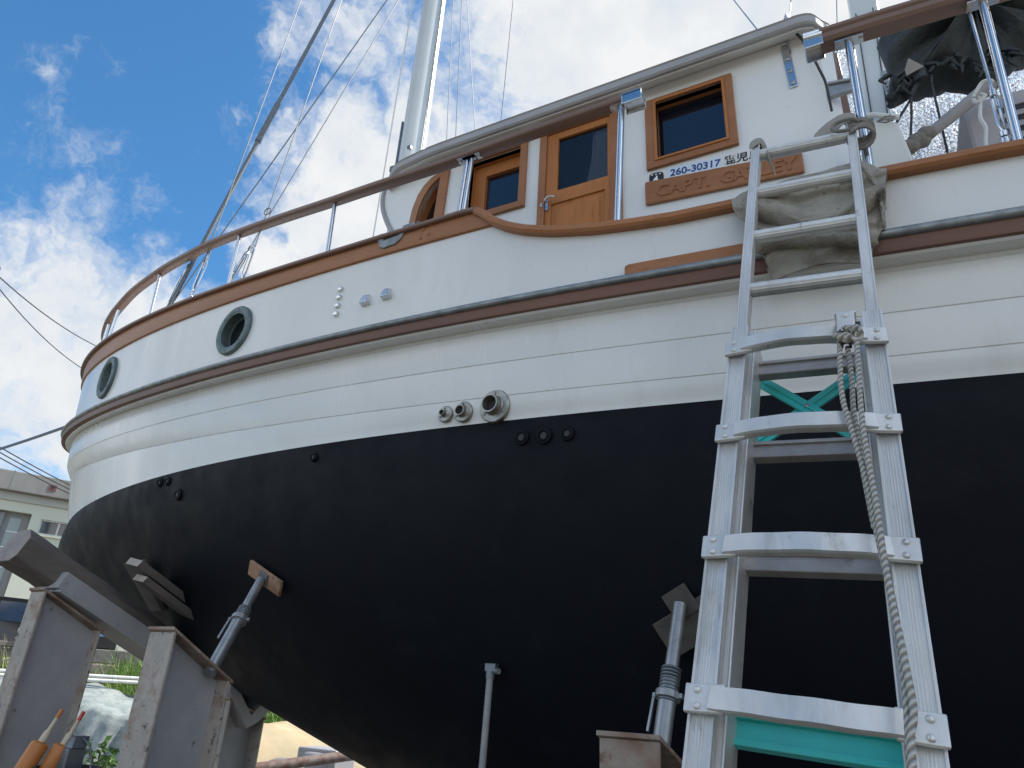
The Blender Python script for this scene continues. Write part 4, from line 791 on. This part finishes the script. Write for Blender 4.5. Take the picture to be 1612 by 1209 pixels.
for c, L, w, h, lab in (((2.16, -1.16, 2.125), .56, .20, .045, 'upper packing plank with a pale sawn end wedged under the dark bow'), ((2.20, -1.12, 2.035), .60, .18, .040, 'lower packing plank with a pale splintered end above the timber baulk')):
    c = V(c); b = MB(); b.mi = 0; n = su * .97 + V((.25, 0, 0)); n.normalize(); x = sd.cross(n).normalized()
    rows = [[c + sd * (L * f) + x * (w / 2 * a) + n * (h / 2 * d) for a, d in ((-1, -1), (1, -1), (1, 1), (-1, 1))] for f in (0, .2, .5, .8, 1)]
    rows[0][1] -= sd * .035; rows[0][2] -= sd * .03; b.loft(rows, close=True); b.mi = 1; b.add(rows[0], [(0, 1, 2, 3)]); b.mi = 0; b.add(rows[-1], [(0, 1, 2, 3)])
    tag(b.build('packing_plank', ['old_timber', 'fresh_wood'], bevel=.003), lab, 'plank', 'packing planks under the bow')
b = MB(); b.prism([V((1.80, -1.0, 2.16)), V((1.80, -.72, 1.90)), V((1.80, -.66, 1.93)), V((1.80, -.93, 2.20))], (.12, 0, 0)); tag(b.build('wooden_wedge', 'old_timber', bevel=.003), 'thin dark wooden wedge between the timber baulk and the bow', 'wedge')
def shore(pad_c, pad_n, base, label, turn, pw, ph, rows, m='galv', head=None):
    pad_c = V(pad_c); pad_n = V(pad_n).normalized(); base = V(base); t = thing('adjustable_shore', base, label, 'shore', 'adjustable shores against the hull')
    ax = (pad_c + pad_n * .035 - base); L = ax.length; ax.normalize(); x = V((1, 0, 0)); x = (x - pad_n * x.dot(pad_n)).normalized(); y = pad_n.cross(x); ca, sa = math.cos(turn), math.sin(turn); x, y = x * ca + y * sa, y * ca - x * sa
    b = MB(); b.box(pad_c + pad_n * .012, (pw, ph, .018), axes=[x, y, pad_n]); b.build('pad_board', rows[0], t, bevel=.002)
    if head: pad_c = V(head); ax = (pad_c + pad_n * .035 - base); L = ax.length; ax.normalize()
    b = MB(); b.box(pad_c + pad_n * .027, (rows[1], rows[1], .008), axes=[x, y, pad_n]); b.build('head_plate', 'dark_plate' if head else 'galv_dull', t, bevel=.002)
    r = .026; split = rows[2]
    b = MB(); b.cyl(base, base + ax * (L * split), r * 1.15, n=18); b.build('outer_tube', m, t, smooth=40)
    b = MB(); b.cyl(base + ax * (L * split), base + ax * (L - .005), r * .92, n=18)
    if rows[3]:
        for f in (.72, .86):
            q = base + ax * (L * f); pr = (CAM - q); pr = (pr - ax * pr.dot(ax)).normalized(); b.lathe(q + pr * r * .90, pr, [(.0075, 0), (.0075, .0015), (.0001, .0016)], 10)
    b.build('inner_tube', m, t, smooth=40)
    b = MB(); q = L * split; n = 10 if rows[3] else 5
    for k in range(n): b.lathe(base + ax * (q - .012 * n * .6 + .012 * k), ax, [(r * 1.15, 0), (r * 1.32, .003), (r * 1.32, .007), (r * 1.15, .010)], 16)
    b.build('screw_thread', 'galv_dull', t, smooth=30)
    b = MB(); c = base + ax * (q - .05); b.lathe(c, ax, [(r * 1.1, -.014), (r * 1.65, -.012), (r * 1.65, .012), (r * 1.1, .014)], 16); sx = ax.cross(V((0, 0, 1))).normalized() if abs(ax.z) < .95 else V((1, 0, 0))
    b.bar(c - sx * .055, c + sx * .055, .016, .016, up=ax); b.bar(c - sx * .05, c - sx * .055 - ax * .12, .010, .012, up=sx.cross(ax)); b.build('collar', 'galv', t, bevel=.002)
    return t
shore((3.21, -1.092, 2.028), (-.13, -.90, -.41), (3.33, -1.44, 1.53), 'galvanised prop with a small board pad on the black hull, under the bow', 1.12, .085, .27, ('ply', .07, .62, False), 'galv')
shore((5.562, -1.212, 1.795), (-.03, -.94, -.34), (5.475, -1.455, 1.36), 'galvanised screw prop with crossed plates, half hidden by the ladder', .50, .31, .14, ('dark_plate', .105, .45, True), 'galv', (5.515, -1.235, 1.862))
po = thing('prop_pole', (4.59, -1.30, 0), 'thin pale pole standing under the middle of the black hull', 'pole')
b = MB(); b.cyl((4.60, -1.12, -.02), (4.632, -1.085, 1.60), .0145, n=12); b.build('tube', 'grey_pole', po, smooth=40)
b = MB(); b.box((4.634, -1.08, 1.615), (.05, .03, .03)); b.cyl((4.66, -1.09, 1.60), (4.68, -1.10, 1.60), .012); b.cyl((4.632, -1.085, 1.57), (4.632, -1.085, 1.60), .019); b.build('clamp', 'galv_dull', po)

# ================================================================== yard behind the bow
NBd = V((.895, -.447, 0)); DB = V((.447, .895, 0)); PB = V((-26.56, 11.02, 0))
def B(s, z, out=0.): return PB + DB * s + NBd * out + V((0, 0, z))
bd = thing('building', B(0, 0), 'low cream building with a grey concrete parapet behind the bow', 'building')
def slab(name, s0, s1, z0, z1, o0, o1, m, parent, bevel=0):
    b = MB(); b.prism([B(s0, z0, o0), B(s1, z0, o0), B(s1, z1, o0), B(s0, z1, o0)], NBd * (o1 - o0)); return b.build(name, m, parent, bevel=bevel)
holes = [rect(-.55, 1.66, 3.2, 7.58), rect(2.05, 3.95, 6.82, 7.43), rect(5.2, 7.1, 6.82, 7.43), rect(-6, -3.8, 3.2, 7.58)]
plate('wall', rect(-14, 11, .2, 8.0), holes, .3, lambda a, z, d: B(a, z, -d), 'wall_cream', bd)
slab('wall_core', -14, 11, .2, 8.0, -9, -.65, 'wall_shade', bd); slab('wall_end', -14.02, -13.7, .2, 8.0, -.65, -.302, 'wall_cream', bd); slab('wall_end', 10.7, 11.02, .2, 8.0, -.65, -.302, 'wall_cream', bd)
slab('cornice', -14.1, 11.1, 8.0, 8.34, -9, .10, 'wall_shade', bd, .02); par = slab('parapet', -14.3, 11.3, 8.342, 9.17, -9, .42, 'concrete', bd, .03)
for s in (-3.2, .55, 4.4): slab('parapet_joint', s, s + .03, 8.4, 9.19, .40, .425, 'pilaster_grey', par)
em = slab('emblem', 1.93, 2.21, 8.58, 8.86, .42, .44, 'emblem_red', bd); b = MB(); b.prism([B(1.98, 8.82, .442), B(2.18, 8.82, .442), B(2.08, 8.66, .442)], NBd * .01); b.build('mark', 'ink_black', em)
for s0, s1 in ((2.05, 3.95), (5.2, 7.1)):
    w = slab('window', s0 - .08, s1 + .08, 6.72, 6.80, -.1, .10, 'wall_cream', bd); slab('pane', s0, s1, 6.82, 7.43, -.22, -.2, 'pane_glass', w)
    for a in (s0, (s0 + s1) / 2 - .28, s1 - .05): slab('mullion', a, a + .06, 6.82, 7.43, -.2, -.12, 'white_pvc', w)
    slab('window_rail', s0, s1, 6.82, 6.87, -.19, -.11, 'white_pvc', w); slab('window_rail', s0, s1, 7.38, 7.43, -.19, -.11, 'white_pvc', w)
for s0 in (-.55, -6.0):
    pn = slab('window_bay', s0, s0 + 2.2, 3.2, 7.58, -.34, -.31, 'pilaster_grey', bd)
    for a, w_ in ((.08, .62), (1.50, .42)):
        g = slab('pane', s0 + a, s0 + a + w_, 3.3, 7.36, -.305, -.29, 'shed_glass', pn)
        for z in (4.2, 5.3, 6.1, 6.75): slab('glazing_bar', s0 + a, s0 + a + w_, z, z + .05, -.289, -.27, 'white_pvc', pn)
    slab('pier', s0 + .85, s0 + 1.28, 3.2, 7.5, -.30, -.16, 'pilaster_grey', pn)
# parked dark minivan
cx, cy = -18.9, 8.95; gz = gh(cx, cy); car = thing('parked_minivan', (cx, cy, gz), 'black minivan parked in front of the cream building', 'car')
def Cc(s, o, z): return V((cx, cy, gz)) + DB * s + NBd * o + V((0, 0, z))
prof = [(-2.35, .35), (-2.38, .8), (-2.2, 1.05), (-1.45, 1.15), (-.75, 1.72), (.0, 1.82), (1.3, 1.80), (2.0, 1.68), (2.3, 1.1), (2.36, .6), (2.3, .32)]
b = MB(); rows = []
for o, f in ((-.88, .90), (-.90, 1), (.90, 1), (.88, .90)): rows.append([Cc(s * (1 if f == 1 else .985), o * (1 - .14 * ss(1.1, 1.8, z)), z if f == 1 else .35 + (z - .35) * .97) for s, z in prof])
b.loft(rows, close=True); b.add(rows[0], [tuple(range(len(prof)))]); b.add(rows[-1], [tuple(range(len(prof)))]); body = b.build('body', 'car_black', car, smooth=30, bevel=.05)
for a, c, z1 in ((-.85, -.12, 1.66), (-.04, .85, 1.70), (.93, 1.85, 1.62)):
    b = MB(); zz0 = 1.12; oo = lambda z: .90 * (1 - .14 * ss(1.1, 1.8, z)) + .012
    b.add([Cc(a - (.25 if a < -.5 else 0), oo(zz0), zz0), Cc(c, oo(zz0), zz0), Cc(c - (.10 if c > 1 else 0), oo(z1), z1), Cc(a + (.1 if a < -.5 else 0), oo(z1), z1)], [(0, 1, 2, 3)]); b.build('side_window', 'pane_glass', car)
for a in (-.2, .80): b = MB(); b.bar(Cc(a, .93, 1.0), Cc(a + .22, .93, 1.0), .02, .03); b.build('door_handle', 'stainless', car, bevel=.004)
for a in (-1.5, 1.45):
    for o in (-.80, .80): b = MB(); b.lathe(Cc(a, o - .1, .33), NBd, [(.0001, 0), (.20, 0), (.33, .02), (.33, .2), (.21, .22), (.20, .19), (.0001, .19)], 24); b.build('wheel', 'tyre', car, smooth=35)
# stacked planks at the left edge
for i, (z, o, c) in enumerate(((1.09, 0, 0), (1.25, .05, 1), (1.41, -.04, 0), (1.57, .03, 0), (1.72, -.02, 1), (1.84, .02, 0))):
    th = (.13, .13, .13, .12, .12, .07)[i]; p = V((-5.75, 2.25, z)) + NBd * o; b = MB(); b.box(p, (3.2 - .2 * (i % 3), .30, th), axes=[DB, NBd, V((0, 0, 1))])
    tag(b.build('stacked_plank', ('plank_wood', 'grey_timber')[c], bevel=.01), ('lowest plank of the stack at the left edge', 'second plank up in the stack at the left edge', 'third plank up in the stack at the left edge', 'fourth plank up in the stack at the left edge', 'fifth plank up in the stack, just under the thin top plank', 'thin top plank of the stack at the left edge, below the minivan')[i], 'plank', 'planks stacked at the left')
b = MB(); b.lathe((-5.45, 2.55, 1.90), (0, 0, 1), [(.0001, 0), (.10, 0), (.12, .03), (.10, .06), (.085, .075), (.085, .14), (.0001, .14)], 20); b.tube([V((-5.45, 2.55, 2.02)) + DB * (.11 * math.cos(a)) + V((0, 0, .13 * math.sin(a))) for a in [math.pi * k / 10 for k in range(11)]], .012, 6)
tag(b.build('white_pail', 'white_pvc', smooth=40), 'small white pail with a hoop handle on the plank stack', 'pail')
for i, (p, L, s_, m, lab) in enumerate((((-4.35, 3.15, 1.74), 1.9, .19, 'grey_timber', 'upper grey timber baulk lying on the grassy bank'), ((-4.25, 3.25, 1.53), 2.3, .20, 'plank_wood', 'lower timber baulk lying on the grassy bank'))):
    b = MB(); b.box(V(p), (L, .22, s_), axes=[DB, NBd, V((0, 0, 1))]); tag(b.build('bank_timber', m, bevel=.012), lab, 'timber', 'timbers on the bank')
b = MB(); b.box((-4.7, 3.22, 1.94), (.5, .35, .20), axes=[DB, NBd, V((0, 0, 1))]); b.ball((-4.65, 3.3, 2.05), .17, 6, (1.1, .8, .5)); tag(b.build('dark_crate', 'black_rubber', bevel=.03, smooth=50), 'dark crate with a lumpy load on top of the bank timbers', 'crate')
b = MB(); b.prism([V((-4.55, 2.98, 2.02)), V((-4.30, 3.42, 2.02)), V((-4.34, 3.36, 2.10)), V((-4.55, 2.98, 2.16))], NBd * .1); tag(b.build('blue_sheet', 'blue_tarp'), 'small blue plastic sheet on top of the dark crate', 'sheet')
b = MB(); b.ball((-4.62, 3.42, 2.20), .08, 6); b.ball((-4.45, 3.72, 2.06), .05, 6); tag(b.build('orange_float', 'orange_plastic', smooth=60), 'orange float lying behind the blue plastic sheet', 'float')
for i, (z, o, lab) in enumerate(((1.475, 0, 'upper white plastic pipe behind the tarpaulin'), (1.425, .06, 'lower white plastic pipe behind the tarpaulin'))):
    b = MB(); c = V((-3.25, 2.10, z)) + NBd * o; b.cyl(c - DB * 2.6, c + DB * 1.1, .022, n=12); t_ = b.build('plastic_pipe', 'white_pvc', smooth=40); tag(t_, lab, 'pipe', 'white pipes on the bank')
# tarpaulin over a heap
def heap(name, pts_top, base_h, seed, m, label, cat, c, rx, ry, h, rot, fold, ex=2.6):
    random.seed(seed); b = MB(); rows = []; n = 72
    cr, sr = math.cos(rot), math.sin(rot)
    for i in range(15):
        f = i / 14; r = []
        for j in range(n):
            a = 2 * math.pi * j / n; sq = 1 / max(abs(math.cos(a)) ** 4 + abs(math.sin(a)) ** 4, 1e-6) ** .25
            rad = .03 + .97 * f ** .7; dr = 1 + fold * f * f * (math.sin(a * 11 + seed) * .5 + math.sin(a * 17 + 2) * .35 + math.sin(a * 5) * .4)
            x = rx * sq * rad * dr * math.cos(a); y = ry * sq * rad * dr * math.sin(a); z = h * (1 - f ** ex) + (.10 * h * math.sin(x * 3.1 + seed) * math.cos(y * 2.7) * (1 - f)) + (.03 * math.sin(x * 9 + y * 7)) * (1 - f)
            X, Y = c[0] + x * cr - y * sr, c[1] + x * sr + y * cr; r.append(V((X, Y, max(gh(X, Y) - .03, c[2] + z))))
        rows.append(r)
    b.loft(rows, close=True); b.add(rows[0], [tuple(range(n))]); o = b.build(name, m, smooth=80); return tag(o, label, cat)
def sheet():
    b = MB(); rows = []; A = V((-2.62, 1.66, 1.20)); d = V((.93, .37, -.185)); dn = V((.93, .37, 0)).normalized(); out = V((dn.y, -dn.x, 0))
    for i in range(121):
        u = -1.1 + 2.9 * i / 120; p = A + d * u; row = []
        for k in range(34):
            if k < 8: f = 1 - k / 8; q = p - out * (.95 * f) + V((0, 0, .11 * f + .02 * math.sin(u * 7 + f * 3) + .012 * math.sin(u * 19 - f * 5)))
            else:
                f = (k - 8) / 25; a = .02 + .13 * f ** .8
                fold = a * (math.sin(u * 13 + .6 * math.sin(u * 5)) * .55 + math.sin(u * 27 + 1.3 + f * 1.5) * .3 + .35 * math.sin(u * 6.1 - f)) ; z0 = gh(p.x, p.y) - .02
                q = p + out * (.03 * min(1, f * 8) + .24 * f + fold) + dn * (.03 * math.sin(u * 9 + f * 4) * f); q.z = p.z + (z0 - p.z) * f - .015 * min(1, f * 6) + .008 * math.sin(u * 33)
            row.append(q)
        rows.append(row)
    b.loft(rows); b.loft([[p + V((0, 0, 0)) for p in (rows[0][0], rows[60][0], rows[120][0])], [V((p.x, p.y, 0)) for p in (rows[0][0], rows[60][0], rows[120][0])]])
    tag(b.build('white_tarpaulin', 'tarp_white', smooth=80), 'whitish tarpaulin draped over a stack behind the steel posts', 'tarpaulin')
sheet()
heap('tan_tarpaulin', 0, 0, 8, 'tarp_tan', 'yellowish tan tarpaulin spread over a low heap beyond the keel', 'tarpaulin', (-1.55, 4.25, gh(-1.55, 4.25) - .02), 2.0, 1.0, .56, .9, .07)
# scrap near the keel
b = MB(); b.cyl((1.05, .75, .80), (1.60, 2.25, .96), .045, n=16); tag(b.build('rusty_pipe', 'pipe_rust', smooth=40), 'long grey rusty pipe lying behind the keel', 'pipe')
b = MB(); b.box((.35, 2.95, .72), (.55, .35, .32)); b.lathe((.35, 2.95, .50), (0, 0, 1), [(.25, -.2), (.26, .3), (.24, .34), (.0001, .36)], 20); tag(b.build('grey_bin', 'locker_grey', bevel=.02, smooth=35), 'grey bin standing behind the pipe under the keel', 'bin')
for i, (p, r, lab) in enumerate((((.55, 2.1, .70), .17, 'larger rounded grey bundle beside the grey bin'), ((.35, 1.55, .62), .13, 'smaller rounded grey bundle at the foot of the tan tarpaulin'))):
    b = MB(); b.ball(p, r, 8, (1.5, 1, .8)); tag(b.build('grey_bundle', 'canvas_grey', smooth=70), lab, 'bundle', 'grey bundles by the keel')
b = MB(); b.box((.75, 1.75, .38), (1.9, 1.3, .62)); tag(b.build('pallet_stack', 'grey_timber', bevel=.02), 'low stack of weathered timber under the pipe and bundles', 'timber stack')
fr = MB()
for a, c in (((-4.25, 5.55, 1.10), (-3.70, 6.05, .72)), ((-4.45, 5.3, .55), (-4.25, 5.55, 1.12)), ((-3.70, 6.05, .74), (-4.3, 5.35, .62))): fr.bar(a, c, .07, .05)
tag(fr.build('wooden_trestle', 'plank_wood', bevel=.005), 'pale wooden trestle propped up in the weeds beyond the tan tarpaulin', 'trestle')
# orange sealant guns in a bucket
dr = MB(); dr.lathe((2.74, -1.62, 0), (0, 0, 1), [(.0001, .02), (.27, 0), (.28, .02), (.27, .04), (.27, .33), (.28, .35), (.27, .37), (.27, .64), (.28, .66), (.28, .83), (.26, .85), (.0001, .84)], 32); tag(dr.build('steel_drum', 'rust_steel', smooth=35), 'rusty steel drum carrying the bucket at the lower left', 'drum')
bk = thing('tool_bucket', (2.72, -1.60, .842), 'dark bucket of tools at the lower left beside the steel post', 'bucket')
b = MB(); c = V((2.72, -1.60, .842)); b.lathe(c, (0, 0, 1), [(.0001, .005), (.10, 0), (.135, .24), (.145, .245), (.145, .26), (.128, .26), (.095, .02), (.0001, .02)], 28); b.build('pail', 'black_rubber', bk, smooth=35)
b = MB(); b.tube([c + V((.135 * math.cos(a), .02, .25 + .13 * math.sin(a))) for a in [math.pi * k / 12 for k in range(13)]], .004, 6); b.build('handle', 'wire_steel', bk)
for i, (tip, bot, lab, nz) in enumerate((((2.650, -1.660, 1.340), (2.600, -1.735, 1.07), 'orange tube with a cream nozzle and orange cap, left one in the bucket', 'orange_plastic'), ((2.725, -1.600, 1.335), (2.650, -1.655, 1.06), 'orange tube with a cream nozzle and red cap, right one in the bucket', 'nozzle_red'))):
    tip = V(tip); bot = V(bot); d = (tip - bot); L = d.length; d.normalize(); t = thing('sealant_tube', bot, lab, 'tube', 'orange sealant tubes in the bucket')
    b = MB(); b.lathe(bot, d, [(.0001, -.02), (.036, -.02), (.040, 0), (.040, L * .44), (.034, L * .47), (.016, L * .49)], 18); b.build('body', 'orange_plastic', t, smooth=35)
    b = MB(); b.lathe(bot + d * (L * .47), d, [(.017, 0), (.015, L * .16), (.010, L * .20), (.0075, L * .42), (.0001, L * .42)], 14); b.build('nozzle', 'nozzle_cream', t, smooth=40)
    b = MB(); b.lathe(bot + d * (L * .86), d, [(.0095, 0), (.0095, L * .13), (.0001, L * .14)], 12); b.build('cap', nz, t, smooth=40)
b = MB(); b.box((2.705, -1.60, 1.13), (.10, .09, .10)); b.prism([V((2.67, -1.64, 1.18)), V((2.76, -1.64, 1.18)), V((2.74, -1.62, 1.23)), V((2.69, -1.62, 1.23))], (0, .08, 0)); tag(b.build('oil_can', 'galv_dull', bevel=.006), 'small grimy metal can standing in the bucket behind the orange tubes', 'can')
# overhead wires, pole and mooring line
def cable(a, c, r, sag, label, group, m='black_rubber', name='overhead_wire'):
    a = V(a); c = V(c); b = MB(); b.tube([a.lerp(c, i / 14) - V((0, 0, sag * 4 * (i / 14) * (1 - i / 14))) for i in range(15)], r, 5); return tag(b.build(name, m, smooth=60), label, 'wire', group)
pole = thing('utility_pole', (-12.75, 2.85, .5), 'grey utility pole top at the left edge of the sky', 'pole'); b = MB(); b.cyl((-12.95, 2.80, -.2), (-12.95, 2.80, 10.9), .15, .11, 14); b.build('shaft', 'concrete', pole, smooth=40)
b = MB(); b.box((-12.75, 2.95, 10.45), (.5, .12, .12)); b.cyl((-12.6, 2.98, 10.4), (-12.6, 2.98, 10.75), .07, n=10); b.build('crossarm', 'galv_dull', pole)
cable((-12.6, 3.05, 10.53), (-18.5, 9.9, 12.6), .016, .25, 'upper thin overhead wire running from the pole towards the bow', 'thin overhead wires')
cable((-12.6, 3.05, 10.31), (-18.5, 9.6, 11.45), .014, .3, 'lower thin overhead wire sagging from the pole towards the bow', 'thin overhead wires')
for dz, lab in ((0, 'top one of three wires above the parapet'), (-.165, 'middle one of three wires above the parapet'), (-.33, 'lowest one of three wires above the parapet')): cable(V((-19.6, 5.7, 8.80 + dz)), V((-26.5, 17.0, 8.90 + dz)), .022, .18, lab, 'wires above the parapet')
cable((-.30, -.30, 3.76), (-3.2, -.05, 3.68), .016, .02, 'taut dark blue line running out from the bow to the left', None, 'wire_thin', 'mooring_line')
# grass, weeds
def blades(name, n, reg, hmin, hmax, m, label, seed, w=.012):
    random.seed(seed); b = MB()
    for _ in range(n):
        w_ = random.uniform(*reg[0]); t_ = random.uniform(*reg[1]); x, y = xy(w_, t_); z = gh(x, y) - .02; h = random.uniform(hmin, hmax); a = random.uniform(0, 6.28); d = V((math.cos(a), math.sin(a), 0)); l = V((random.gauss(0, .22), random.gauss(0, .22), 0)) * h
        p = V((x, y, z)); q = p + V((0, 0, h * .6)) + l * .4; e = p + V((0, 0, h)) + l * 1.3; s = w * random.uniform(.6, 1.3)
        b.add([p - d * s, p + d * s, q + d * s * .8, q - d * s * .8, e], [(0, 1, 2, 3), (3, 2, 4)])
    o = b.build(name, m); return tag(o, label, 'grass', None, 'stuff')
blades('grass', 9000, ((11.6, 15.5), (-1.5, 3.2)), .25, .75, 'grass_blade', 'long green grass on the bank behind the tarpaulin', 1)
blades('tall_grass', 3500, ((11.2, 12.7), (1.75, 3.4)), .45, .95, 'grass_blade', 'tall bright green grass beside the bank timbers', 9)
blades('dry_grass', 900, ((11.4, 14), (-1.2, 3)), .4, 1.0, 'grass_dry', 'dry pale grass stalks among the green grass', 2, .006)
blades('undergrowth', 9000, ((12.4, 19), (3.0, 9)), .15, .55, 'grass_blade', 'green weeds beyond the tan tarpaulin', 3, .014)
def plant(name, c, n, h, spread, m, label, cat, leaf, group=None, seed=0):
    random.seed(seed); c = V(c); t = thing(name, c, label, cat, group); b = MB(); f = MB()
    for _ in range(n):
        a = random.uniform(0, 6.28); d = V((math.cos(a), math.sin(a), 0)) * random.uniform(.1, 1) * spread; e = c + d + V((0, 0, h * random.uniform(.5, 1))); mid = c + d * .4 + V((0, 0, (e.z - c.z) * .6)); b.tube([c, mid, e], [.006, .004, .002], 4)
        for _k in range(11):
            u = random.uniform(.3, 1); p = mid.lerp(e, u) if u > .4 else c.lerp(mid, u + .3); dr_ = V((random.gauss(0, 1), random.gauss(0, 1), random.gauss(.1, .6))).normalized(); s_ = dr_.orthogonal().normalized(); l = leaf * random.uniform(.6, 1.3)
            f.add([p, p + dr_ * l * .5 + s_ * l * .2, p + dr_ * l - V((0, 0, l * .2)), p + dr_ * l * .5 - s_ * l * .2], [(0, 1, 2, 3)])
    b.build('stems', 'grass_dry', t); f.build('leaves', m, t); return t
plant('leafy_bush', (-3.2, 6.55, gh(-3.2, 6.55)), 46, .62, .75, 'leaf', 'leafy green bush behind the tan tarpaulin, close under the keel', 'bush', .17, 'bushes behind the tan tarpaulin', 1)
plant('leafy_bush', (-4.9, 6.9, gh(-4.9, 6.9)), 40, .5, .9, 'leaf', 'sparser green bush by the wooden trestle', 'bush', .15, 'bushes behind the tan tarpaulin', 2)
plant('weed', (-1.15, 1.28, gh(-1.15, 1.28)), 9, .62, .22, 'leaf', 'small weed in front of the white tarpaulin, nearer the left post', 'weed', .10, 'weeds in front of the tarpaulin', 3)
plant('weed', (-.55, 1.45, gh(-.55, 1.45)), 9, .66, .2, 'leaf', 'small weed in front of the white tarpaulin, nearer the rusty post', 'weed', .10, 'weeds in front of the tarpaulin', 4)
random.seed(5); b = MB()
for _ in range(160):
    x, y = random.uniform(-10, -5.5), random.uniform(6.5, 12); z = gh(x, y); d = V((random.gauss(0, .5), random.gauss(0, .5), random.uniform(.3, 1.1))); b.tube([(x, y, z), V((x, y, z)) + d * .6, V((x, y, z)) + d + V((random.gauss(0, .2), random.gauss(0, .2), -.1))], [.012, .008, .003], 4)
tag(b.build('dry_brush', 'grass_dry'), 'tangle of dry grey brushwood on the far bank', 'brushwood', None, 'stuff')
